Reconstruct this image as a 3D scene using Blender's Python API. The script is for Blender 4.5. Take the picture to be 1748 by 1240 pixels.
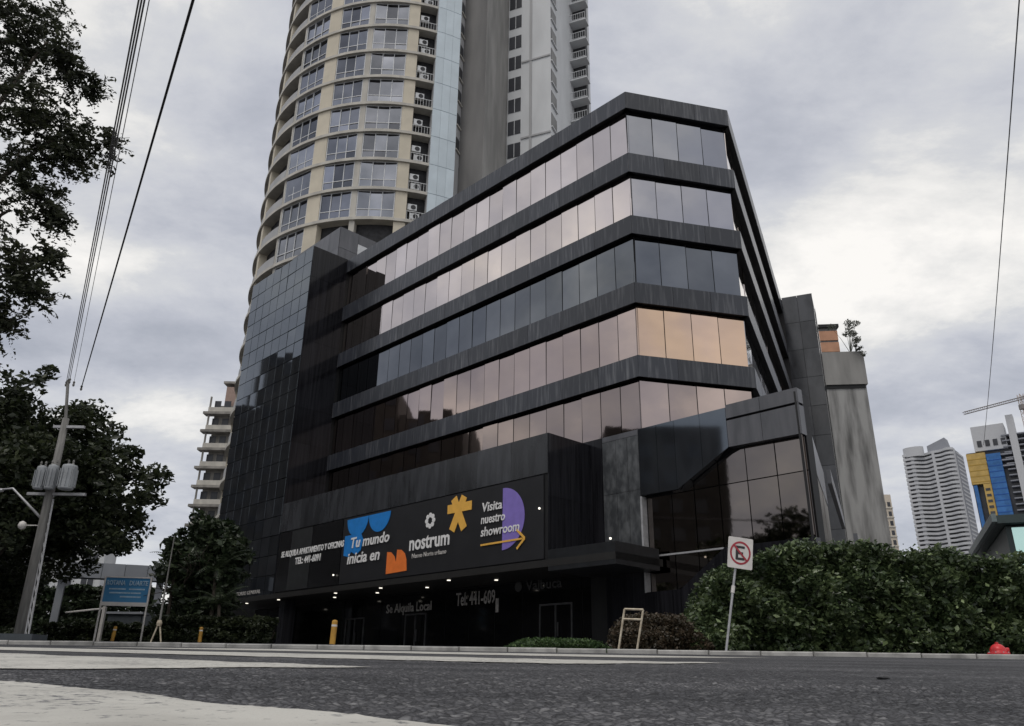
import bpy, math, random
import numpy as np
from mathutils import Matrix, Vector, noise as mnoise
RNG = np.random.default_rng(7)
random.seed(7)
scene = bpy.context.scene
for o in list(bpy.data.objects):
    bpy.data.objects.remove(o)
COL = scene.collection
R_ = math.radians

# ------------------------------------------------------------------ camera
CAM_H = 0.10
PITCH, ROLL, FPX = R_(21.644), R_(-0.803), 1361.0
cp, sp, cr, sr = math.cos(PITCH), math.sin(PITCH), math.cos(ROLL), math.sin(ROLL)
fw = Vector((0, cp, sp)); r0 = Vector((1, 0, 0)); u0 = Vector((0, -sp, cp))
xr = r0 * cr - u0 * sr; xu = r0 * sr + u0 * cr
cam_d = bpy.data.cameras.new('camera'); cam = bpy.data.objects.new('camera', cam_d); COL.objects.link(cam)
M = Matrix.Identity(4)
for i in range(3):
    M[i][0], M[i][1], M[i][2] = xr[i], xu[i], -fw[i]
M[2][3] = CAM_H
cam.matrix_world = M
cam_d.sensor_width = 36; cam_d.lens = 36 * FPX / 1748.0
cam_d.clip_start = 0.02; cam_d.clip_end = 4000
scene.camera = cam

def at(px, py, Y):
    """real-world point seen at a photo position, at distance Y ahead of the camera"""
    d = fw * FPX + xr * (px - 874) + xu * (620 - py)
    return Vector((0, 0, CAM_H)) + d * (Y / d.y)

# ------------------------------------------------------------------ world and sun
SUN_AZ, SUN_EL = R_(-150), R_(62)
world = bpy.data.worlds.new('World'); scene.world = world; world.use_nodes = True
nt = world.node_tree; nt.nodes.clear()
def N(tree, t, **kw):
    n = tree.nodes.new(t)
    for k, v in kw.items(): setattr(n, k, v)
    return n
def math_node(tree, op, a, b=None, clamp=False):
    n = N(tree, 'ShaderNodeMath', operation=op, use_clamp=clamp)
    for i, v in enumerate((a, b)):
        if v is None: continue
        if isinstance(v, (int, float)): n.inputs[i].default_value = v
        else: tree.links.new(v, n.inputs[i])
    return n.outputs[0]
def ramp(tree, fac, stops, interp='LINEAR'):
    n = N(tree, 'ShaderNodeValToRGB'); e = n.color_ramp; e.interpolation = interp
    while len(e.elements) < len(stops): e.elements.new(0.5)
    for el, (p, c) in zip(e.elements, stops):
        el.position = p; el.color = (*c, 1) if len(c) == 3 else c
    tree.links.new(fac, n.inputs[0]); return n.outputs[0]
wout = N(nt, 'ShaderNodeOutputWorld')
sky = N(nt, 'ShaderNodeTexSky', sky_type='NISHITA', sun_disc=False, sun_elevation=SUN_EL, sun_rotation=SUN_AZ)
bg1 = N(nt, 'ShaderNodeBackground'); bg1.inputs[1].default_value = 0.1
nt.links.new(sky.outputs[0], bg1.inputs[0])
tc = N(nt, 'ShaderNodeTexCoord'); sx = N(nt, 'ShaderNodeSeparateXYZ'); nt.links.new(tc.outputs['Generated'], sx.inputs[0])
den = math_node(nt, 'ADD', math_node(nt, 'MAXIMUM', sx.outputs[2], 0.0), 0.22)
cx = N(nt, 'ShaderNodeCombineXYZ')
nt.links.new(math_node(nt, 'DIVIDE', sx.outputs[0], den), cx.inputs[0])
nt.links.new(math_node(nt, 'DIVIDE', sx.outputs[1], den), cx.inputs[1])
def wnoise(scale, detail, rough, dist, off):
    mp = N(nt, 'ShaderNodeMapping'); mp.inputs['Location'].default_value = off; mp.inputs['Scale'].default_value = (1.0, 1.25, 1)
    nt.links.new(cx.outputs[0], mp.inputs[0])
    n = N(nt, 'ShaderNodeTexNoise'); n.inputs['Scale'].default_value = scale; n.inputs['Detail'].default_value = detail
    n.inputs['Roughness'].default_value = rough; n.inputs['Distortion'].default_value = dist
    nt.links.new(mp.outputs[0], n.inputs[0]); return n.outputs[0]
n_big = wnoise(0.95, 3, 0.5, 0.4, (3.1, 0.7, 0))
n_mid = wnoise(1.9, 11, 0.62, 0.15, (4.35, 1.2, 0))
n_fin = wnoise(6.5, 8, 0.6, 0.1, (7.7, 2.4, 0))
cl = math_node(nt, 'ADD', math_node(nt, 'MULTIPLY', n_big, 0.46), math_node(nt, 'ADD', math_node(nt, 'MULTIPLY', n_mid, 0.46), math_node(nt, 'MULTIPLY', n_fin, 0.08)))
cloud = ramp(nt, cl, [(0.37, (0.39, 0.41, 0.465)), (0.44, (0.50, 0.515, 0.57)), (0.485, (0.60, 0.61, 0.65)), (0.52, (0.67, 0.675, 0.69)), (0.545, (0.80, 0.79, 0.77)), (0.60, (1.0, 0.97, 0.925))])
bg2 = N(nt, 'ShaderNodeBackground'); bg2.inputs[1].default_value = 1.07
nt.links.new(cloud, bg2.inputs[0])
mx = N(nt, 'ShaderNodeMixShader'); mx.inputs[0].default_value = 0.9
nt.links.new(bg1.outputs[0], mx.inputs[1]); nt.links.new(bg2.outputs[0], mx.inputs[2]); nt.links.new(mx.outputs[0], wout.inputs[0])
sun_d = bpy.data.lights.new('sun', 'SUN'); sun_d.energy = 1.0; sun_d.angle = R_(22); sun_d.color = (1.0, 0.95, 0.88)
sun = bpy.data.objects.new('sun', sun_d); COL.objects.link(sun)
sdir = Vector((math.sin(SUN_AZ) * math.cos(SUN_EL), math.cos(SUN_AZ) * math.cos(SUN_EL), math.sin(SUN_EL)))
sun.rotation_euler = sdir.to_track_quat('Z', 'Y').to_euler(); sun.location = (0, 0, 60)
vs = scene.view_settings
vs.view_transform = 'Standard'; vs.look = 'None'; vs.exposure = 0.0; vs.gamma = 1.0; vs.use_curve_mapping = False
scene.cycles.max_bounces = 8; scene.cycles.glossy_bounces = 5

# ------------------------------------------------------------------ materials
MATS = {}
def mat(name, base, rough=0.6, metallic=0.0, ior=1.45, var=0.0, nscale=3.0, stretch=(1, 1, 1), base2=None, bump=0.0, bscale=20.0, bdist=0.01, rand=0.0, spec=0.5, emit=None, lo=0.35, hi=0.65, detail=5.0):
    """procedural surface: base colour mixed with base2 by stretched noise, per-object value jitter, noise bump"""
    if name in MATS: return MATS[name]
    m = bpy.data.materials.new(name); m.use_nodes = True; t = m.node_tree
    b = t.nodes['Principled BSDF']
    b.inputs['Roughness'].default_value = rough; b.inputs['Metallic'].default_value = metallic
    b.inputs['IOR'].default_value = ior; b.inputs['Specular IOR Level'].default_value = spec
    tcn = N(t, 'ShaderNodeTexCoord'); geo = N(t, 'ShaderNodeNewGeometry')
    mp = N(t, 'ShaderNodeMapping'); mp.inputs['Scale'].default_value = stretch; t.links.new(geo.outputs['Position'], mp.inputs[0])
    nz = N(t, 'ShaderNodeTexNoise'); nz.inputs['Scale'].default_value = nscale; nz.inputs['Detail'].default_value = detail
    t.links.new(mp.outputs[0], nz.inputs[0])
    if base2 is None: base2 = tuple(c * (1 - var) for c in base); base = tuple(min(1, c * (1 + var)) for c in base)
    col = ramp(t, nz.outputs[0], [(lo, base), (hi, base2)])
    if rand:
        oi = N(t, 'ShaderNodeObjectInfo'); hv = N(t, 'ShaderNodeHueSaturation')
        t.links.new(col, hv.inputs['Color'])
        v = math_node(t, 'ADD', math_node(t, 'MULTIPLY', oi.outputs['Random'], 2 * rand), 1 - rand)
        t.links.new(v, hv.inputs['Value']); col = hv.outputs[0]
    t.links.new(col, b.inputs['Base Color'])
    if bump:
        n2 = N(t, 'ShaderNodeTexNoise'); n2.inputs['Scale'].default_value = bscale; n2.inputs['Detail'].default_value = 4
        t.links.new(geo.outputs['Position'], n2.inputs[0])
        bp = N(t, 'ShaderNodeBump'); bp.inputs['Strength'].default_value = bump; bp.inputs['Distance'].default_value = bdist
        t.links.new(n2.outputs[0], bp.inputs['Height']); t.links.new(bp.outputs[0], b.inputs['Normal'])
    if emit:
        b.inputs['Emission Color'].default_value = (*emit[0], 1); b.inputs['Emission Strength'].default_value = emit[1]
    MATS[name] = m; return m

def asphalt_mat():
    m = mat('asphalt', (0.062, 0.063, 0.068), 0.75, base2=(0.145, 0.144, 0.15), nscale=0.7, stretch=(0.7, 1.6, 1), spec=0.35, lo=0.36, hi=0.66, detail=12)
    t = m.node_tree; bs = t.nodes['Principled BSDF']; geo = N(t, 'ShaderNodeNewGeometry'); src = bs.inputs['Base Color'].links[0].from_socket
    vo = N(t, 'ShaderNodeTexVoronoi'); vo.inputs['Scale'].default_value = 62; vo.inputs['Randomness'].default_value = 1.0
    ve = N(t, 'ShaderNodeTexVoronoi', feature='DISTANCE_TO_EDGE'); ve.inputs['Scale'].default_value = 62
    nz = N(t, 'ShaderNodeTexNoise'); nz.inputs['Scale'].default_value = 28; nz.inputs['Detail'].default_value = 6; nz.inputs['Roughness'].default_value = 0.7
    for n in (vo, ve, nz): t.links.new(geo.outputs['Position'], n.inputs['Vector'])
    sep = N(t, 'ShaderNodeSeparateColor'); t.links.new(vo.outputs['Color'], sep.inputs[0])
    stone = ramp(t, sep.outputs[0], [(0.0, (0.45, 0.45, 0.46)), (0.6, (0.95, 0.95, 0.97)), (0.88, (1.25, 1.24, 1.22)), (1.0, (2.0, 1.98, 1.92))])
    gap = ramp(t, ve.outputs[0], [(0.0, (0.35, 0.35, 0.36)), (0.16, (1, 1, 1))])
    m1 = N(t, 'ShaderNodeMix', data_type='RGBA', blend_type='MULTIPLY'); m1.inputs[0].default_value = 1; t.links.new(src, m1.inputs[6]); t.links.new(stone, m1.inputs[7])
    m2 = N(t, 'ShaderNodeMix', data_type='RGBA', blend_type='MULTIPLY'); m2.inputs[0].default_value = 0.8; t.links.new(m1.outputs[2], m2.inputs[6]); t.links.new(gap, m2.inputs[7])
    t.links.new(m2.outputs[2], bs.inputs['Base Color'])
    h = math_node(t, 'ADD', math_node(t, 'MULTIPLY', math_node(t, 'MINIMUM', ve.outputs[0], 0.25), 2.0), nz.outputs[0])
    bp = N(t, 'ShaderNodeBump'); bp.inputs['Strength'].default_value = 1.0; bp.inputs['Distance'].default_value = 0.009
    t.links.new(h, bp.inputs['Height']); t.links.new(bp.outputs[0], bs.inputs['Normal'])
    return m
asphalt = asphalt_mat()
def paint_mat():
    m = mat('road_paint', (0.54, 0.525, 0.48), 0.75, base2=(0.37, 0.357, 0.325), nscale=3.5, bump=0.5, bscale=150, bdist=0.003, lo=0.40, hi=0.75, detail=9)
    t = m.node_tree; bs = t.nodes['Principled BSDF']; geo = N(t, 'ShaderNodeNewGeometry'); src = bs.inputs['Base Color'].links[0].from_socket
    n1 = N(t, 'ShaderNodeTexNoise'); n1.inputs['Scale'].default_value = 30; n1.inputs['Detail'].default_value = 8; n1.inputs['Roughness'].default_value = 0.7
    n2 = N(t, 'ShaderNodeTexNoise'); n2.inputs['Scale'].default_value = 1.6; n2.inputs['Detail'].default_value = 3
    for n in (n1, n2): t.links.new(geo.outputs['Position'], n.inputs['Vector'])
    k = math_node(t, 'ADD', n1.outputs[0], math_node(t, 'MULTIPLY', n2.outputs[0], 0.35))
    f = ramp(t, k, [(0.735, (0, 0, 0)), (0.83, (1, 1, 1))])
    mx_ = N(t, 'ShaderNodeMix', data_type='RGBA'); t.links.new(f, mx_.inputs[0]); t.links.new(src, mx_.inputs[6]); mx_.inputs[7].default_value = (0.13, 0.13, 0.135, 1)
    t.links.new(mx_.outputs[2], bs.inputs['Base Color']); return m
paint = paint_mat()
concrete_kerb = mat('kerb_concrete', (0.42, 0.41, 0.39), 0.85, base2=(0.15, 0.147, 0.14), nscale=3, bump=0.4, rand=0.12, lo=0.42, hi=0.78, detail=9)
paving = mat('paving', (0.12, 0.12, 0.125), 0.8, var=0.25, nscale=2, bump=0.2)
soil = mat('soil', (0.035, 0.03, 0.024), 0.9, var=0.3, nscale=4, bump=0.4)
band_granite = mat('band_granite', (0.027, 0.030, 0.039), 0.33, base2=(0.125, 0.128, 0.138), nscale=2.6, stretch=(3.0, 3.0, 0.22), bump=0.06, bscale=30, rand=0.25, ior=1.55, lo=0.50, hi=0.80, detail=9)
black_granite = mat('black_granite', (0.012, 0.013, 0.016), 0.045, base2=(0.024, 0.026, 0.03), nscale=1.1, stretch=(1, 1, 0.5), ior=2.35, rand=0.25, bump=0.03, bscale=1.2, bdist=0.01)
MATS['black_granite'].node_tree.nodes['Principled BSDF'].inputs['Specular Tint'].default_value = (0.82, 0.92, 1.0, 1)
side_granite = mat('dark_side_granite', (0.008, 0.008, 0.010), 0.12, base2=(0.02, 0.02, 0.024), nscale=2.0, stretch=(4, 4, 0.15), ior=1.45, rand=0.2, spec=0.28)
grey_granite = mat('grey_granite', (0.055, 0.057, 0.066), 0.28, base2=(0.10, 0.10, 0.112), nscale=1.3, stretch=(2, 2, 0.35), ior=1.6, rand=0.16)
dark_metal = mat('dark_metal', (0.010, 0.010, 0.012), 0.45, var=0.2)
core_dark = mat('dark_core', (0.007, 0.007, 0.008), 0.6, var=0.2)
def film(name, c, rough=0.03, rand=0.13, bump=0.12, c2=None):
    return mat(name, c, rough, 1.0, base2=c2 or tuple(x * 0.9 for x in c), nscale=0.35, rand=rand, bump=bump, bscale=0.9, bdist=0.01)
glass_pink = film('rose_film_glass', (0.76, 0.68, 0.64))
glass_pink2 = film('rose_film_glass_warm', (0.77, 0.68, 0.63))
glass_grey = film('grey_film_glass', (0.33, 0.335, 0.365))
glass_lilac = film('lilac_film_glass', (0.42, 0.415, 0.45))
glass_dark = film('smoke_glass', (0.20, 0.21, 0.225), c2=(0.15, 0.16, 0.175))
glass_sunset = film('sunset_tinted_glass', (0.86, 0.60, 0.40), c2=(0.78, 0.56, 0.42))  # orange sunset reflection on the short facade, put into the glass colour
glass_mauve = film('mauve_film_glass', (0.42, 0.345, 0.325))
glass_brown = film('brown_podium_glass', (0.20, 0.175, 0.16))
glass_lower = film('lower_dark_glass', (0.30, 0.25, 0.235))
shop_glass = mat('shopfront_glass', (0.006, 0.006, 0.007), 0.08, ior=1.5, var=0.2)
banner_black = mat('banner_black', (0.011, 0.011, 0.013), 0.55, var=0.15, nscale=1.2)
white_print = mat('white_print', (0.78, 0.77, 0.76), 0.5, var=0.05)
dim_print = mat('dim_grey_print', (0.42, 0.40, 0.38), 0.5, var=0.25, nscale=6)
blue_print = mat('blue_print', (0.012, 0.20, 0.58), 0.5, var=0.08)
orange_print = mat('orange_print', (0.80, 0.19, 0.035), 0.5, var=0.06)
yellow_print = mat('yellow_print', (0.82, 0.45, 0.08), 0.5, var=0.06)
purple_print = mat('purple_print', (0.23, 0.17, 0.52), 0.5, var=0.06)
lamp_glow = mat('lamp_glow', (0.9, 0.88, 0.82), 0.4, emit=((1.0, 0.93, 0.8), 1.6))
beige = mat('beige_render', (0.62, 0.56, 0.45), 0.75, var=0.06, nscale=0.8, rand=0.04)
slab_cream = mat('slab_cream', (0.58, 0.55, 0.49), 0.75, base2=(0.44, 0.42, 0.38), nscale=1.0, stretch=(1, 1, 0.4))
white_frame = mat('white_window_frame', (0.66, 0.67, 0.68), 0.5, var=0.08)
tower_glass = film('tower_glass', (0.26, 0.27, 0.305), 0.06, rand=0.5, bump=0.03, c2=(0.17, 0.18, 0.205))
tower_dark = mat('tower_interior', (0.035, 0.035, 0.038), 0.7, var=0.3, rand=0.3)
white_panel = mat('white_curtain_panel', (0.60, 0.68, 0.73), 0.25, var=0.05, nscale=0.7, rand=0.06)
raw_concrete = mat('raw_concrete', (0.33, 0.32, 0.305), 0.85, base2=(0.22, 0.215, 0.205), nscale=0.5, stretch=(1.6, 1.6, 0.3), bump=0.2, bscale=6, bdist=0.02)
dark_concrete = mat('dark_concrete', (0.205, 0.20, 0.195), 0.85, base2=(0.145, 0.142, 0.14), nscale=0.4, stretch=(1.5, 1.5, 0.3), bump=0.2, bscale=6, bdist=0.02)
stained_concrete = mat('stained_concrete', (0.36, 0.355, 0.345), 0.9, base2=(0.115, 0.113, 0.11), nscale=1.3, stretch=(1.2, 1.2, 0.16), bump=0.2, bscale=5, bdist=0.03, lo=0.42, hi=0.72, detail=14)
white_render = mat('white_render', (0.62, 0.63, 0.64), 0.75, var=0.06, nscale=0.6, stretch=(1, 1, 0.3))
grey_render = mat('grey_render', (0.40, 0.40, 0.405), 0.75, var=0.08, nscale=0.6, stretch=(1, 1, 0.3))
weathered = mat('weathered_render', (0.34, 0.32, 0.29), 0.8, base2=(0.19, 0.18, 0.165), nscale=0.8, stretch=(1, 1, 0.5))
far_white = mat('far_white', (0.50, 0.505, 0.52), 0.7, var=0.06)
far_shadow = mat('far_window_dark', (0.045, 0.047, 0.055), 0.3, var=0.3, nscale=0.15)
far_grey = mat('far_grey', (0.26, 0.27, 0.30), 0.7, var=0.1)
yellow_net = mat('yellow_netting', (0.50, 0.34, 0.11), 0.8, var=0.15, nscale=0.25)
blue_net = mat('blue_netting', (0.045, 0.15, 0.38), 0.8, var=0.2, nscale=0.25)
teal_frame = mat('teal_frame', (0.17, 0.21, 0.215), 0.4, var=0.1)
dark_teal = mat('dark_teal', (0.035, 0.055, 0.055), 0.4, var=0.1)
teal_glass = film('teal_glass', (0.55, 0.80, 0.78), 0.08)
orange_brick = mat('orange_cladding', (0.50, 0.27, 0.17), 0.8, var=0.12, nscale=0.7)
galv = mat('galvanised_steel', (0.42, 0.42, 0.43), 0.45, 0.3, var=0.15, nscale=4)
pole_concrete = mat('pole_concrete', (0.19, 0.185, 0.175), 0.85, var=0.25, nscale=2, stretch=(4, 4, 0.5))
transformer_grey = mat('transformer_grey', (0.33, 0.345, 0.36), 0.5, var=0.12, nscale=2)
wire_black = mat('wire_black', (0.015, 0.015, 0.016), 0.6)
wire_grey = mat('wire_grey', (0.12, 0.12, 0.125), 0.5)
sign_blue = mat('sign_blue', (0.045, 0.20, 0.40), 0.5, base2=(0.06, 0.25, 0.47), nscale=1.2)
sign_white = mat('sign_white', (0.66, 0.63, 0.60), 0.5, var=0.08, nscale=4)
sign_red = mat('sign_red', (0.36, 0.035, 0.05), 0.5, var=0.1)
sign_black = mat('sign_black', (0.03, 0.028, 0.03), 0.5)
pale_blue = mat('pale_blue_print', (0.36, 0.50, 0.62), 0.5, var=0.15, nscale=8)
bollard_yellow = mat('bollard_yellow', (0.55, 0.30, 0.05), 0.6, base2=(0.36, 0.19, 0.04), nscale=5)
cream_paint = mat('cream_paint', (0.62, 0.55, 0.43), 0.6, base2=(0.40, 0.33, 0.24), nscale=7)
red_paint = mat('red_paint', (0.55, 0.025, 0.03), 0.35, var=0.25, nscale=9)
portal_grey = mat('portal_grey', (0.30, 0.315, 0.345), 0.5, var=0.06, nscale=1, rand=0.05)
slate = mat('slate_grey', (0.065, 0.075, 0.085), 0.7, var=0.1)
bark = mat('bark', (0.045, 0.036, 0.028), 0.9, base2=(0.085, 0.07, 0.055), nscale=4, stretch=(4, 4, 0.8), bump=0.5, bscale=14, bdist=0.03)
def leafmat(name, a, b, ns=1.3, rough=0.42, tr=0.25):
    if name in MATS: return MATS[name]
    m = mat(name, a, rough, base2=b, nscale=ns, lo=0.3, hi=0.7)
    t = m.node_tree; bs = t.nodes['Principled BSDF']; out = t.nodes['Material Output']
    tl = N(t, 'ShaderNodeBsdfTranslucent'); src = bs.inputs['Base Color'].links[0].from_socket
    gi = N(t, 'ShaderNodeNewGeometry'); hv = N(t, 'ShaderNodeHueSaturation'); t.links.new(src, hv.inputs['Color'])
    t.links.new(math_node(t, 'ADD', math_node(t, 'MULTIPLY', math_node(t, 'POWER', gi.outputs['Random Per Island'], 2.2), 1.25), 0.6), hv.inputs['Value'])
    t.links.new(math_node(t, 'ADD', math_node(t, 'MULTIPLY', gi.outputs['Random Per Island'], -0.035), 0.515), hv.inputs['Hue'])
    src = hv.outputs[0]; t.links.new(src, bs.inputs['Base Color'])
    t.links.new(src, tl.inputs[0]); ms = N(t, 'ShaderNodeMixShader'); ms.inputs[0].default_value = tr
    t.links.new(bs.outputs[0], ms.inputs[1]); t.links.new(tl.outputs[0], ms.inputs[2]); t.links.new(ms.outputs[0], out.inputs[0])
    return m
leaf_hedge = leafmat('hedge_leaf', (0.034, 0.058, 0.026), (0.105, 0.145, 0.062), 1.6, 0.30)
leaf_low = leafmat('low_hedge_leaf', (0.035, 0.075, 0.022), (0.075, 0.13, 0.045), 4)
leaf_brown = leafmat('bronze_leaf', (0.050, 0.040, 0.024), (0.088, 0.066, 0.040), 3)
leaf_tree = leafmat('tree_leaf', (0.020, 0.029, 0.013), (0.046, 0.058, 0.027), 0.8, 0.45, 0.3)
leaf_top = leafmat('overhang_leaf', (0.020, 0.026, 0.013), (0.046, 0.054, 0.028), 1.4, 0.5, 0.35)
leaf_palm = leafmat('palm_leaf', (0.020, 0.036, 0.015), (0.060, 0.080, 0.045), 1.0, 0.4)
leaf_pale = leafmat('pale_leaf', (0.17, 0.18, 0.15), (0.10, 0.11, 0.085), 2, 0.6)

# ------------------------------------------------------------------ mesh helpers
WM = {}
class MB:
    def __init__(s): s.v = []; s.f = []
    def hexa(s, p):                       # 8 points: bottom ring 4, top ring 4
        k = len(s.v); s.v += [tuple(q) for q in p]
        s.f += [(k+3, k+2, k+1, k), (k+4, k+5, k+6, k+7)] + [(k+i, k+(i+1) % 4, k+4+(i+1) % 4, k+4+i) for i in range(4)]
    def box(s, x0, x1, y0, y1, z0, z1):
        s.hexa([(x0, y0, z0), (x1, y0, z0), (x1, y1, z0), (x0, y1, z0), (x0, y0, z1), (x1, y0, z1), (x1, y1, z1), (x0, y1, z1)])
    def prism(s, poly, z0, z1):
        k = len(s.v); n = len(poly)
        s.v += [(x, y, z0) for x, y in poly] + [(x, y, z1) for x, y in poly]
        s.f += [tuple(k + n - 1 - i for i in range(n)), tuple(k + n + i for i in range(n))] + [(k+i, k+(i+1) % n, k+n+(i+1) % n, k+n+i) for i in range(n)]
    def tube(s, pts, rad, n=6, cap=True):
        pts = [Vector(p) for p in pts]
        if not isinstance(rad, (list, tuple)): rad = [rad] * len(pts)
        k0 = len(s.v); prev = None
        for i, p in enumerate(pts):
            d = (pts[min(i+1, len(pts)-1)] - pts[max(i-1, 0)]).normalized()
            a = prev if prev is not None else (Vector((0, 0, 1)) if abs(d.z) < 0.9 else Vector((1, 0, 0)))
            x = (a - d * a.dot(d)).normalized(); prev = x; y = d.cross(x)
            for j in range(n):
                t = 2 * math.pi * j / n
                s.v.append(tuple(p + (x * math.cos(t) + y * math.sin(t)) * rad[i]))
        for i in range(len(pts) - 1):
            for j in range(n):
                a = k0 + i*n + j; b = k0 + i*n + (j+1) % n
                s.f.append((a, b, b + n, a + n))
        if cap:
            s.f.append(tuple(k0 + n - 1 - j for j in range(n))); e = k0 + (len(pts)-1)*n
            s.f.append(tuple(e + j for j in range(n)))
    def lathe(s, prof, c=(0, 0, 0), n=16):
        k = len(s.v)
        for r, z in prof:
            for j in range(n):
                t = 2 * math.pi * j / n
                s.v.append((c[0] + r*math.cos(t), c[1] + r*math.sin(t), c[2] + z))
        for i in range(len(prof) - 1):
            for j in range(n):
                a = k + i*n + j; b = k + i*n + (j+1) % n
                s.f.append((a, b, b+n, a+n))
        s.f.append(tuple(k + n - 1 - j for j in range(n))); e = k + (len(prof)-1)*n
        s.f.append(tuple(e + j for j in range(n)))
    def mesh(s, name, m, smooth=False):
        me = bpy.data.meshes.new(name); me.from_pydata(s.v, [], s.f); me.materials.append(m)
        if smooth:
            for p in me.polygons: p.use_smooth = True
        me.update(); return me

def add(name, me, mw=None, parent=None):
    o = bpy.data.objects.new(name, me); COL.objects.link(o)
    mw = mw or Matrix.Identity(4); WM[o.name] = mw
    if parent is not None:
        o.parent = parent; o.matrix_basis = WM[parent.name].inverted() @ mw
    else: o.matrix_basis = mw
    return o
def tag(o, label, cat, group=None, kind=None):
    if label: o['label'] = label
    if cat: o['category'] = cat
    if group: o['group'] = group
    if kind: o['kind'] = kind
    return o
def thing(name, label, cat, loc=(0, 0, 0), group=None):
    return tag(add(name, None, Matrix.Translation(loc)), label, cat, group)
def struct(name, me):
    o = add(name, me); o['kind'] = 'structure'; return o

class Frame:
    """facade frame: s along u, d outward, z up"""
    def __init__(s, o, u):
        s.o = Vector((o[0], o[1])); s.u = Vector((u[0], u[1])).normalized(); s.n = Vector((-s.u.y, s.u.x)); s.ang = math.atan2(s.u.y, s.u.x)
    def p(s, a, d, z): q = s.o + s.u * a + s.n * d; return Vector((q.x, q.y, z))
    def xy(s, a, d): q = s.o + s.u * a + s.n * d; return (q.x, q.y)
    def box(s, mb, a0, a1, d0, d1, z0, z1):
        mb.hexa([s.p(a0, d0, z0), s.p(a1, d0, z0), s.p(a1, d1, z0), s.p(a0, d1, z0), s.p(a0, d0, z1), s.p(a1, d0, z1), s.p(a1, d1, z1), s.p(a0, d1, z1)])
    def mw(s, a, d, z, tilt=0, yaw=0): return Matrix.Translation(s.p(a, d, z)) @ Matrix.Rotation(s.ang + yaw, 4, 'Z') @ Matrix.Rotation(tilt, 4, 'X')
    def mw_text(s, a, d, z):                # local x to the viewer's right, local y up, local z outward
        r = -s.u; m = Matrix.Identity(4)
        m[0][0], m[1][0] = r.x, r.y; m[2][1] = 1; m[2][2] = 0; m[0][2], m[1][2] = s.n.x, s.n.y; m[1][1] = 0; m[0][1] = 0
        p = s.p(a, d, z); m[0][3], m[1][3], m[2][3] = p; return m
_bc = {}
def boxmesh(w, d, h, m, bev=0.0):
    k = (round(w, 3), round(d, 3), round(h, 3), m.name, bev)
    if k not in _bc:
        b = MB()
        if bev:
            e = bev; o = [(0, 0, 0), (w, 0, 0), (w, d-e, 0), (0, d-e, 0), (0, 0, h), (w, 0, h), (w, d-e, h), (0, d-e, h)]
            b.hexa(o); k2 = len(b.v)
            b.v += [(e, d, e), (w-e, d, e), (w-e, d, h-e), (e, d, h-e)]
            b.f += [(k2+3, k2+2, k2+1, k2), (2, 3, k2, k2+1), (6, 2, k2+1, k2+2), (7, 6, k2+2, k2+3), (3, 7, k2+3, k2)]
        else: b.box(0, w, 0, d, 0, h)
        _bc[k] = b.mesh('piece', m)
    return _bc[k]
def panes(fr, s0, s1, n, z0, z1, d, m, name, parent, gap=0.03, th=0.03, tilt=0.003, bev=0.0):
    w = (s1 - s0) / n
    for i in range(n):
        add(name, boxmesh(w - gap, th, z1 - z0 - gap, m, bev), fr.mw(s0 + i*w + gap/2, d, z0 + gap/2, random.gauss(0, tilt), random.gauss(0, tilt)), parent)
def textmesh(txt, h, width, m, depth=0.02, bold=0.0, shear=0.0):
    c = bpy.data.curves.new('lettering', 'FONT'); c.body = txt; c.size = 1; c.extrude = 0.5; c.offset = bold; c.shear = shear; c.resolution_u = 2
    o = bpy.data.objects.new('tmp', c); COL.objects.link(o)
    dg = bpy.context.evaluated_depsgraph_get(); me = bpy.data.meshes.new_from_object(o.evaluated_get(dg))
    bpy.data.objects.remove(o); bpy.data.curves.remove(c)
    co = np.empty(len(me.vertices)*3, 'f'); me.vertices.foreach_get('co', co); co = co.reshape(-1, 3)
    mn = co.min(0); mxx = co.max(0); co[:, 0] -= mn[0]
    kx = width / (mxx[0]-mn[0]); ky = h / max(0.3, (mxx[1]-min(0, mn[1])))
    co[:, 0] *= kx; co[:, 1] *= ky; co[:, 2] = (co[:, 2] + 0.5) * depth
    me.vertices.foreach_set('co', co.ravel()); me.materials.clear(); me.materials.append(m); me.update(); return me
def flat(poly, m, depth=0.02):
    b = MB(); b.prism(poly, 0, depth); return b.mesh('mark', m)
def arc(cx_, cy_, r, a0, a1, n=18): return [(cx_ + r*math.cos(R_(a0 + (a1-a0)*i/n)), cy_ + r*math.sin(R_(a0 + (a1-a0)*i/n))) for i in range(n+1)]

# ------------------------------------------------------------------ ground
SL = 0.03606
def gz(x, y):
    if y < 58: return SL * y
    return SL * 58
STRIPES = [((-0.85, -0.53), (1.25, 1.27), 1.78, (-0.76, 0.65), 7.6, 110, 300), ((-1.76, 2.98), (1.14, 0.96), 1.49, (-0.79, 0.61), 9, 40, 160)]
def in_stripe(x, y):
    for o, u, w, v_, l, *_ in STRIPES:
        u = Vector(u).normalized(); v_ = Vector(v_).normalized(); q = Vector((x, y)) - Vector(o); det = u.x*v_.y - u.y*v_.x
        a = (q.x*v_.y - q.y*v_.x)/det; b = (u.x*q.y - u.y*q.x)/det
        if -0.03 < a < w + 0.03 and -0.03 < b < l: return True
    return False
def bumps(x, y, fine=1.0):
    k = max(0.0, 1 - (math.hypot(x, y) - 5) / 6.0) if math.hypot(x, y) > 5 else 1.0
    if k <= 0: return 0
    return k * fine * (0.011 * abs(mnoise.noise((x*30, y*30, 0))) - 0.004 + 0.0030 * mnoise.noise((x*70, y*70, 3))) + 0.005 * k * mnoise.noise((x*3, y*3, 9))
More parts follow.
